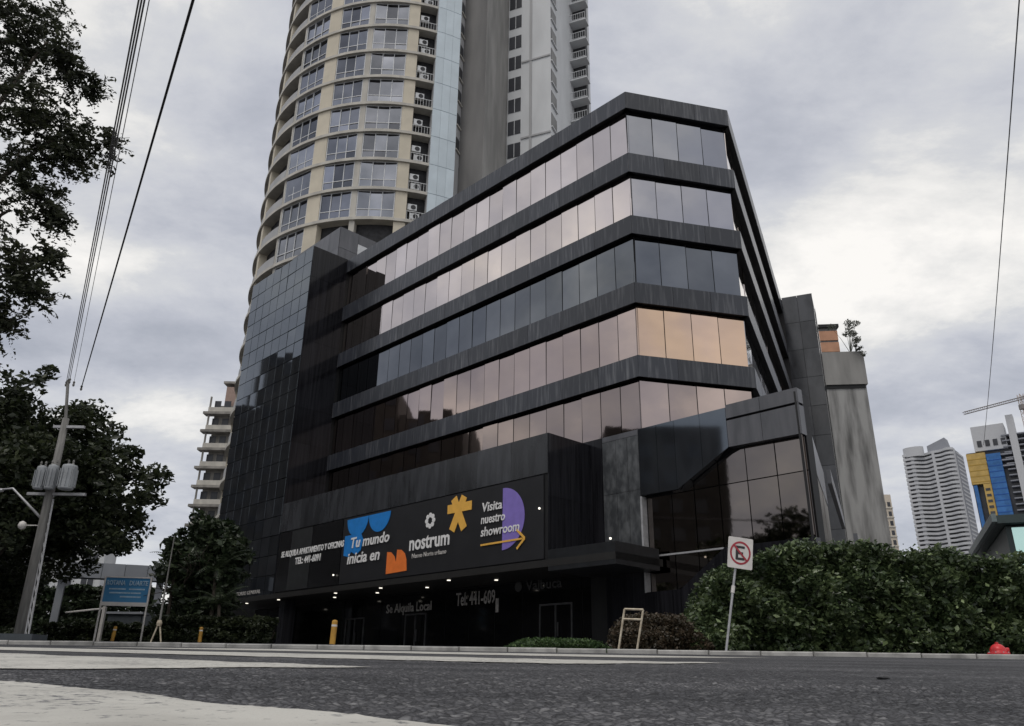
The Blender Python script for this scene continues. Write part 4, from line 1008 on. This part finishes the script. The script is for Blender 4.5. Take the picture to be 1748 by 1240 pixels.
def hedge(name, label, x0, x1, y0, y1, top_fn, n, size, m, cat='hedge', aspect=0.55, growth=0):
    t = thing(name, label, cat, ((x0+x1)/2, (y0+y1)/2, gz(0, y0)))
    fl_ = lambda x, y: gz(x, y) + 0.05
    b = MB()                                   # woody stems inside
    nst = int((x1 - x0)*3) + 2
    for i in range(nst):
        x = x0 + 0.2 + (x1 - x0 - 0.4)*i/max(1, nst-1); y = (y0+y1)/2 + random.gauss(0, .12); h = top_fn(x, y) - gz(x, y)
        b.tube([(x, y, gz(x, y)), (x + random.gauss(0, .1), y + random.gauss(0, .1), gz(x, y) + h*.5), (x + random.gauss(0, .2), y + random.gauss(0, .15), gz(x, y) + h*.88)], [0.03, 0.022, 0.01], 5)
    add('stem', b.mesh('stem', bark), None, t)['kind'] = 'stuff'
    pts = hedge_points(x0, x1, y0, y1, top_fn, n, fl_)
    add('foliage', leaves_mesh('foliage', pts, size, m, aspect, up=0.7), None, t)
    if growth:                                 # pale young shoots standing out of the clipped surface
        g = pts[RNG.choice(len(pts), growth)] + RNG.normal(0, 0.05, (growth, 3)) + np.array([0, -0.05, 0.04])
        add('young_foliage', leaves_mesh('young_foliage', g, size*0.8, leafmat('young_leaf', (0.10, 0.15, 0.06), (0.17, 0.22, 0.11), 2.0, 0.3), aspect, up=0.8), None, t)
    # shaded inner mass of twigs and older leaves
    k = n//5; x = RNG.uniform(x0 + .15, x1 - .15, k); y = RNG.uniform(y0 + .35, y1 - .1, k); tp = np.array([top_fn(a, b_) for a, b_ in zip(x, y)]); z = gz(0, y0) + (tp - .2 - gz(0, y0))*RNG.random(k)
    add('inner_foliage', leaves_mesh('inner_foliage', np.stack([x, y, z], 1), size*2.2, m, 0.7), None, t)
    return t
def top_main(x, y):
    e = 1 - math.exp(-max(0, x - 4.35)*1.15)
    r = 3.34 - max(0, x - 9.0)*0.11
    z = 0.72 + (r - 0.72)*(0.15 + 0.85*e)
    return z + 0.36*mnoise.noise((x*0.75, y*.6, 3)) + 0.16*mnoise.noise((x*2.7, y*2, 7)) + 0.10*mnoise.noise((x*7, y*6, 2))
hedge('hedge', 'large glossy green hedge behind the no parking sign, filling the right side', 4.35, 18.5, 19.8, 22.6, top_main, 46000, 0.125, leaf_hedge, growth=7000)
hedge('shrub', 'brownish bronze shrub behind the cream metal stand', 2.45, 4.7, 19.6, 21.0, lambda x, y: 0.72 + 0.88*max(0.25, 1 - ((x - 3.5)/1.25)**4) + 0.12*mnoise.noise((x*3, y*3, 1)), 6500, 0.075, leaf_brown, 'shrub')
hedge('low_hedge', 'low bright green hedge in front of the dark shopfront', -0.1, 2.5, 20.0, 20.9, lambda x, y: 0.74 + 0.29*max(0.3, 1 - ((x - 1.2)/1.3)**6) + 0.05*mnoise.noise((x*5, y*5, 1)), 5000, 0.055, leaf_low)
hedge('hedge', 'dark hedge below the palms beside the granite tower', -17.5, -11.6, 41.0, 42.4, lambda x, y: 2.75 + 0.25*mnoise.noise((x*1.5, y, 1)), 9000, 0.15, leaf_tree)
hedge('hedge', 'dark hedge behind the blue sign legs', -26.0, -18.2, 47.0, 48.0, lambda x, y: 2.7 + 0.35*mnoise.noise((x*1.2, y, 1)), 9000, 0.16, leaf_tree)
hedge('hedge', 'green hedge behind the gate columns', -34.0, -23.5, 54.5, 56.5, lambda x, y: 5.4 + 0.6*mnoise.noise((x*.8, y, 1)), 9000, 0.26, leaf_palm)
hedge('hedge', 'dark hedge at the foot of the utility pole', -27.0, -19.2, 33.0, 34.2, lambda x, y: 1.65 + 0.3*mnoise.noise((x*1.2, y, 6)), 7000, 0.13, leaf_tree)
# plants on the concrete roof
for i, (px, py, Y, n, r, m, lab) in enumerate(((1452, 562, 71.5, 900, 1.15, leaf_pale, 'pale airy shrub on the concrete parapet'), (1466, 592, 71.3, 150, 0.5, leaf_tree, 'small dark plant at the parapet corner'), (1474, 606, 71.2, 60, 0.3, leaf_pale, 'tiny pale plant hanging at the parapet edge'))):
    c = at(px, py, Y); t = thing('roof_plant', lab, 'plant', (c.x, c.y, 30.3))
    b = MB(); cs = []
    for k in range(9):
        e = c + Vector((random.gauss(0, r*.6), random.gauss(0, r*.4), random.gauss(0, r*.5))); s = Vector((c.x, Y + 0.8, 30.3)); b.tube([s, s.lerp(e, .5) + Vector((0, 0, .2)), e], [0.035, 0.02, 0.008], 4); cs.append(tuple(e))
    add('stem', b.mesh('stem', m), None, t)['kind'] = 'stuff'; add('foliage', leaves_mesh('foliage', clumps(cs, r*0.38, n//9), 0.2, m, 0.4), None, t)

# ------------------------------------------------------------------ utility pole, transformers, wires
PY = 30.0
pb_ = at(30, 1096, PY); ptop = at(113, 735, PY); px_, pz_ = pb_.x, gz(0, PY)
pole = thing('utility_pole', 'grey concrete utility pole carrying transformers and a street lamp arm', 'pole', (px_, PY, pz_))
LEAN = -0.012
def pp(z, dx=0, dy=0): return (px_ + LEAN*(z - pz_) + dx, PY + dy, z)
b = MB(); b.tube([pp(pz_), pp(6), pp(9.4)], [0.19, 0.16, 0.12], 12); add('pole_shaft', b.mesh('shaft', pole_concrete, True), None, pole)
b = MB()
for s in (-1, 1): b.tube([pp(pz_, 0.28 + 0.06*s), pp(6.2, 0.13 + 0.05*s)], 0.035, 6)
for i in range(14): b.tube([pp(pz_ + 0.4*i, 0.34 - 0.012*i), pp(pz_ + 0.4*i + 0.4, 0.22 - 0.012*i)], 0.02, 4)
add('cable_riser', b.mesh('riser', galv), None, pole)
b = MB(); b.box(px_ - 0.45, px_ + 0.75, PY - 0.5, PY + 0.5, pz_ - 0.1, pz_ + 0.28); add('base_block', b.mesh('base', slate), None, pole)
b = MB(); b.box(px_ - 0.5, px_ + 0.7, PY - 0.06, PY + 0.06, 9.0, 9.1); b.box(px_ - 0.9, px_ + 1.3, PY - 0.06, PY + 0.06, 6.35, 6.45); add('cross_arm', b.mesh('arm', galv), None, pole)
for dx, w, h, sl in ((-0.48, 0.19, 0.85, 0), (-0.06, 0.19, 0.9, 0), (0.55, 0.27, 0.92, 0)):
    b = MB(); c = (px_ + 0.15 + dx, PY - 0.38, 6.5)
    b.lathe([(w*0.9, 0), (w, 0.04), (w, h - 0.06), (w*0.92, h), (w*0.3, h + 0.05)], c, 16); tr = add('transformer', b.mesh('transformer', transformer_grey, False), None, pole)
    b = MB()
    for k in range(10):
        a = 2*math.pi*k/10; b.box(c[0] + (w + .02)*math.cos(a) - .012, c[0] + (w + .02)*math.cos(a) + .012, c[1] + (w + .02)*math.sin(a) - .03, c[1] + (w + .02)*math.sin(a) + .03, c[2] + .1, c[2] + h - .15)
    add('cooling_fin', b.mesh('fin', transformer_grey), None, tr)
    b = MB()
    for s in (-.09, .09): b.lathe([(0.04, 0), (0.05, .05), (.03, .1), (.045, .15), (.02, .22)], (c[0] + s, c[1], c[2] + h), 8)
    add('bushing', b.mesh('bushing', pole_concrete), None, tr)
la = at(75, 890, PY); le = at(22, 834, PY); le2 = at(-6, 837, PY)
b = MB(); b.tube([la, la.lerp(le, .55), le, le2], [0.05, 0.045, 0.04, 0.035], 8); add('lamp_arm', b.mesh('lamp_arm', galv, True), None, pole)
b = MB(); b.tube([le2 + Vector((0.25, 0, 0)), le2 + Vector((-0.45, 0, -0.03))], [0.07, 0.12], 8); add('lamp_head', b.mesh('lamp_head', galv), None, pole)
gb = at(38, 897, PY); b = MB(); b.lathe([(0.02, -.16), (0.11, -.11), (0.15, 0), (0.11, .11), (0.02, .16)], gb, 14); b.tube([gb, (la.x, la.y, gb.z)], 0.02, 5); add('globe_lamp', b.mesh('globe', sign_white, True), None, pole)
# second thin post beside it
tp_ = thing('thin_post', 'thin grey post just left of the concrete utility pole', 'pole', (px_ - 0.55, PY + 0.6, pz_))
b = MB(); b.tube([(px_ - .55, PY + .6, pz_), (px_ - .25, PY + .6, 4.3)], [0.05, 0.04], 8); add('post_shaft', b.mesh('post', galv), None, tp_)
b = MB(); b.lathe([(0.09, 0), (0.06, .05)], (px_ - .25, PY + .6, 4.3), 8); add('cap', b.mesh('cap', galv), None, tp_)
def wire(label, a, c, sag, r, m, group=None):
    a = Vector(a); c = Vector(c); b = MB()
    b.tube([a.lerp(c, i/24) - Vector((0, 0, sag*4*(i/24)*(1 - i/24))) for i in range(25)], r, 5)
    tag(add('overhead_wire', b.mesh('wire', m, True)), label, 'wire', group)
far_ = [at(113, 655, PY + 0.1), at(116, 652, PY + 0.1), at(119, 650, PY + 0.1), at(126, 655, PY + 0.1)]
W4 = [(238, -6), (243, -6), (248, -6), (256, -6)]
for i, (f_, (x, y)) in enumerate(zip(far_, W4)):
    n_ = at(x, y, 7.5); d = (n_ - f_); wire(('leftmost wire of the tight bundle over the left trees', 'second wire of the tight bundle over the left trees', 'third wire of the tight bundle over the left trees', 'thin pale wire right of the tight bundle over the left trees')[i], f_, f_ + d*1.6, 0.0, 0.012 if i < 3 else 0.007, wire_grey, 'overhead wires at left')
f_ = at(139, 662, PY + 0.1); n_ = at(331, -4, 7.5); wire('thick black cable crossing the sky left of the round tower', f_, f_ + (n_ - f_)*1.6, 0.0, 0.019, wire_black)
f_ = at(1679, 760, 60); n_ = at(1735, 0, 14); wire('single thin cable descending at the right side of the sky', f_, f_ + (n_ - f_)*1.3, 0.35, 0.017, wire_grey)
for z in (9.35,):   # wires end at insulators on the pole head
    b = MB(); b.tube([pp(9.3), far_[1]], 0.06, 8)
    for w_ in far_ + [at(139, 662, PY + 0.1)]: b.lathe([(0.03, -.12), (.05, -.06), (.03, 0), (.05, .05), (.02, .1)], w_, 8)
    add('insulator_head', b.mesh('insulator', pole_concrete), None, pole)

# ------------------------------------------------------------------ gate beam, blue sign, barrier, small street things
BY = 50.0
gt_ = thing('gate_portal', 'pale grey panelled gate beam on columns behind the blue sign', 'gate', (at(99, 957, BY).x, BY, gz(0, BY)))
p0, p1 = at(97, 957, BY), at(290, 978, BY + 2.2); zb0, zb1 = at(97, 984, BY).z, p0.z
FGt = Frame((p1.x, p1.y), Vector((p0.x - p1.x, p0.y - p1.y))); LG = math.hypot(p0.x - p1.x, p0.y - p1.y)
b = MB(); FGt.box(b, 0, LG, -1.2, -0.05, zb0 + .03, zb1 - .03); bo = add('beam', b.mesh('beam', slate), None, gt_)
panes(FGt, 0, LG, 5, zb0, zb1, -0.05, portal_grey, 'beam_panel', bo, 0.03, 0.05, 0.001)
for s in (LG - 0.65, 0.3):
    b = MB(); FGt.box(b, s, s + 0.4, -0.75, -0.35, gz(0, BY), zb0 + .03); add('column', b.mesh('column', portal_grey), None, gt_)
SYq = 42.0
bs = thing('blue_sign', 'blue board with pale lettering on two white legs', 'sign', (at(200, 1090, SYq).x, SYq, gz(0, SYq)))
a_, c_ = at(172, 1029, SYq), at(246, 1034, SYq); zt0 = at(172, 985, SYq).z
FBs = Frame((c_.x, SYq + 0.35), Vector((a_.x - c_.x, -0.35))); LS = math.hypot(a_.x - c_.x, 0.35); zb = a_.z
b = MB(); FBs.box(b, 0.03, LS - 0.03, -0.04, 0.0, zb + 0.05, zt0 - 0.02); add('board', b.mesh('board', sign_blue), None, bs)
b = MB()
for s in (-0.03, LS - 0.05): FBs.box(b, s, s + 0.08, -0.06, 0.03, zb, zt0 + 0.04)
FBs.box(b, -0.03, LS + 0.03, -0.055, 0.025, zt0 - 0.02, zt0 + 0.04); FBs.box(b, -0.03, LS + 0.03, -0.055, 0.025, zb - 0.14, zb + 0.05)
add('border', b.mesh('border', sign_white), None, bs)
for s in (-0.02, LS - 0.06):
    b = MB(); FBs.box(b, s, s + 0.08, -0.05, 0.02, gz(0, SYq), zb - 0.14); add('leg', b.mesh('leg', sign_white), None, bs)
hS = zt0 - zb
word('ROTANA', LS - 0.12, zb + hS*0.70, 0.24, LS*0.40, pale_blue, bs, FBs, 0.004, 0.02)
word('DUARTE', LS*0.46, zb + hS*0.70, 0.24, LS*0.40, pale_blue, bs, FBs, 0.004, 0.02)
for i, (s, w) in enumerate(((0.88, 0.36), (0.45, 0.34), (0.86, 0.45), (0.40, 0.22), (0.62, 0.45))):
    b = MB(); z = zb + hS*(0.52 - 0.15*(i//2)); FBs.box(b, LS*s - LS*w, LS*s, 0.001, 0.008, z, z + 0.07); add('text_line', b.mesh('text_line', pale_blue), None, bs)
ba = thing('boom_barrier', 'white boom barrier arm behind the blue sign legs', 'barrier', (at(140, 1080, 46).x, 46, gz(0, 46)))
e0, e1 = at(112, 1046, 46), at(178, 1039, 46)
b = MB(); b.tube([e0, e1], 0.05, 6); add('arm', b.mesh('arm', sign_white), None, ba)
b = MB(); b.box(e1.x - .05, e1.x + .1, 45.9, 46.1, gz(0, 46), e1.z + .1); add('cabinet', b.mesh('cabinet', sign_white), None, ba)
gh = thing('guard_booth', 'dark slate guard booth and low wall under the gate', 'booth', (at(215, 1060, 49).x, 49, gz(0, 49)))
q0, q1 = at(185, 1048, 49), at(262, 1052, 49)
b = MB(); b.box(q0.x, q1.x - 0.7, 49, 50.2, gz(0, 49), q0.z); add('wall', b.mesh('wall', slate), None, gh)
b = MB(); b.box(q0.x - .1, q1.x - 0.6, 48.9, 50.3, q0.z, q0.z + .12); add('roof', b.mesh('roof', portal_grey), None, gh)
b = MB(); b.hexa([(q1.x - .65, 49, gz(0, 49)), (q1.x + 1.1, 48, gz(0, 48)), (q1.x + 1.1, 48.3, gz(0, 48)), (q1.x - .65, 49.3, gz(0, 49)), (q1.x - .65, 49, q0.z - .1), (q1.x + 1.1, 48, q0.z - .1), (q1.x + 1.1, 48.3, q0.z - .1), (q1.x - .65, 49.3, q0.z - .1)]); add('side_wall', b.mesh('side_wall', slate), None, gh)

bol_b = MB(); bol_b.lathe([(0.085, 0), (0.085, 0.66), (0.07, 0.70), (0.02, 0.715)], n=14); bol_m = bol_b.mesh('bollard_post', bollard_yellow)
bst = MB(); bst.lathe([(0.087, 0.52), (0.087, 0.58)], n=14); bst_m = bst.mesh('collar', sign_white)
bfl = MB(); bfl.lathe([(0.14, 0), (0.14, 0.02)], n=14); bfl_m = bfl.mesh('base_plate', slate)
for px, Y, lab, ln in ((190, 41.0, 'yellow bollard in front of the blue sign', 0.08), (340, 40.0, 'yellow bollard before the dark hedge under the palms', 0.0), (567, 25.0, 'orange yellow bollard alone before the dark shopfront', 0.03)):
    c = at(px, 1100, Y); t = thing('bollard', lab, 'bollard', (c.x, Y, gz(0, Y) + 0.07), 'yellow bollards along the kerb')
    mw = Matrix.Translation((c.x, Y, gz(0, Y) + 0.07)) @ Matrix.Rotation(ln, 4, 'Y')
    add('post', bol_m, mw, t); add('collar', bst_m, mw, t); add('base_plate', bfl_m, mw, t)

sy = 36.0
sp_ = thing('slender_pole', 'slender pole on a two legged base right of the blue sign', 'pole', (at(268, 1095, sy).x, sy, gz(0, sy)))
t0, t1 = at(298, 915, sy), at(272, 1064, sy)
b = MB(); b.tube([t1, t0], [0.05, 0.02], 6); add('shaft', b.mesh('shaft', pole_concrete), None, sp_)
for px in (256, 275):
    e = at(px, 1098, sy); b = MB(); b.tube([t1 + Vector((0, 0, .1)), (e.x, sy, gz(0, sy))], 0.035, 6); add('leg', b.mesh('leg', cream_paint), None, sp_)
b = MB(); b.lathe([(0.1, -.12), (0.12, 0), (0.09, .12)], t1, 8); add('clamp', b.mesh('clamp', cream_paint), None, sp_)

# cream metal stand
sd = thing('metal_stand', 'cream tubular metal stand with empty frame before the bronze shrub', 'stand', (2.6, 18, gz(0, 18) + .075))
def bar3(mb, a, c, w=0.022): mb.tube([a, c], w, 4)
P = {k: at(*q, 18) for k, q in dict(bl=(1055, 1116), br=(1087, 1112), tl=(1066, 1040), tr=(1098, 1041), ml=(1063, 1057), mr=(1095, 1058)).items()}
for k1, k2, nm in (('bl', 'tl', 'leg'), ('br', 'tr', 'leg'), ('tl', 'tr', 'top_bar'), ('ml', 'mr', 'cross_bar')):
    b = MB(); bar3(b, P[k1], P[k2]); add(nm, b.mesh(nm, cream_paint), None, sd)

# no-parking sign on a leaning post
npg = thing('no_parking_sign', 'white no parking sign with red ring and crossed E on a leaning post', 'sign', (4.49, 17.5, gz(0, 17.5) + .07))
lean = R_(11.5)
base = at(1239, 1117, 17.5); MN = Matrix.Translation(base) @ Matrix.Rotation(lean, 4, 'Y')
b = MB(); b.tube([(0, 0, -0.05), (0, 0, 2.35)], 0.026, 8); add('post', b.mesh('post', galv), MN, npg)
b = MB(); b.tube([(0, 0, 1.25), (0, 0, 1.40)], 0.04, 8); add('post_collar', b.mesh('collar', sign_white), MN, npg)
MP = Matrix.Translation(at(1263.5, 944.5, 17.45)) @ Matrix.Rotation(R_(7.5), 4, 'Y')
def plate(w, h, r, d0, d1, m, name):
    pl = []
    for sx_, sz_, a in ((1, 1, 0), (-1, 1, 90), (-1, -1, 180), (1, -1, 270)): pl += [(sx_*(w/2 - r) + x, sz_*(h/2 - r) + z) for x, z in arc(0, 0, r, a, a + 90, 5)]
    b = MB(); k = len(pl); b.v = [(x, d0, z) for x, z in pl] + [(x, d1, z) for x, z in pl]
    b.f = [tuple(range(k)), tuple(range(2*k - 1, k - 1, -1))] + [((i+1) % k, i, k+i, k + (i+1) % k) for i in range(k)]
    return add(name, b.mesh(name, m), MP, npg)
plate(0.53, 0.66, 0.03, -0.012, 0.0, sign_white, 'plate')
b = MB(); n = 32
for i in range(n):
    a = 2*math.pi*i/n
    for r in (0.185, 0.222):
        b.v += [(r*math.cos(a), -0.017, r*1.12*math.sin(a)), (r*math.cos(a), -0.0125, r*1.12*math.sin(a))]
for i in range(n):
    q = 4*i; w = 4*((i+1) % n); b.f += [(q, w, w+2, q+2), (q+1, q+3, w+3, w+1), (q+2, w+2, w+3, q+3), (q, q+1, w+1, w)]
add('red_ring', b.mesh('red_ring', sign_red), MP, npg)
b = MB()
for x0, x1, z0, z1 in ((-0.10, -0.045, -0.15, 0.15), (-0.045, 0.09, 0.10, 0.15), (-0.045, 0.06, -0.03, 0.02), (-0.045, 0.09, -0.15, -0.10)): b.box(x0, x1, -0.018, -0.0125, z0, z1)
add('letter_e', b.mesh('letter_e', sign_black), MP, npg)
b = MB(); b.hexa([(-0.15, -0.022, 0.135), (-0.125, -0.022, 0.165), (-0.125, -0.019, 0.165), (-0.15, -0.019, 0.135), (0.125, -0.022, -0.165), (0.15, -0.022, -0.135), (0.15, -0.019, -0.135), (0.125, -0.019, -0.165)]); add('red_slash', b.mesh('red_slash', sign_red), MP, npg)

# red hydrant cap behind the kerb at right
hc = at(1705, 1117, 16.6); hz = gz(0, 16.6) + 0.06
hy = thing('fire_hydrant', 'short red hydrant bonnet low before the hedge at right edge', 'hydrant', (hc.x, 16.6, hz))
b = MB(); b.lathe([(0.19, 0.0), (0.2, 0.02), (0.2, 0.05), (0.15, 0.055), (0.148, 0.10), (0.13, 0.15), (0.09, 0.195), (0.045, 0.215)], (hc.x, 16.6, hz), 20); add('bonnet', b.mesh('bonnet', red_paint, True), None, hy)
b = MB(); b.lathe([(0.035, 0.21), (0.03, 0.25)], (hc.x, 16.6, hz), 5); add('nut', b.mesh('nut', red_paint), None, hy)
for k in range(8):
    a = 2*math.pi*k/8; b = MB(); b.lathe([(0.014, 0.05), (0.014, 0.07)], (hc.x + 0.175*math.cos(a), 16.6 + 0.175*math.sin(a), hz), 6); add('bolt', b.mesh('bolt', galv), None, hy)
b = MB(); b.tube([(hc.x + .12, 16.6, hz + .1), (hc.x + .2, 16.58, hz + .1)], 0.05, 10); add('outlet_cap', b.mesh('cap', red_paint), None, hy)
# litter on the asphalt
for px, py, sz, lab, m in ((1508, 1160, 0.016, 'small dark lump lying on the asphalt at right', wire_black),):
    d = fw*FPX + xr*(px - 874) + xu*(620 - py); t_ = (0 - CAM_H) / (d.z - SL*d.y); c = Vector((0, 0, CAM_H)) + d*t_
    b = MB(); b.lathe([(sz*.7, 0), (sz, sz*.2), (sz*.6, sz*.45), (sz*.1, sz*.5)], (0, 0, 0), 7)
    b.v = [(x*1.8 + random.gauss(0, sz*.15), y + random.gauss(0, sz*.15), z + random.gauss(0, sz*.05)) for x, y, z in b.v]
    tag(add('litter', b.mesh('litter', m), Matrix.Translation((c.x, c.y, gz(c.x, c.y) + .002))), lab, 'litter')
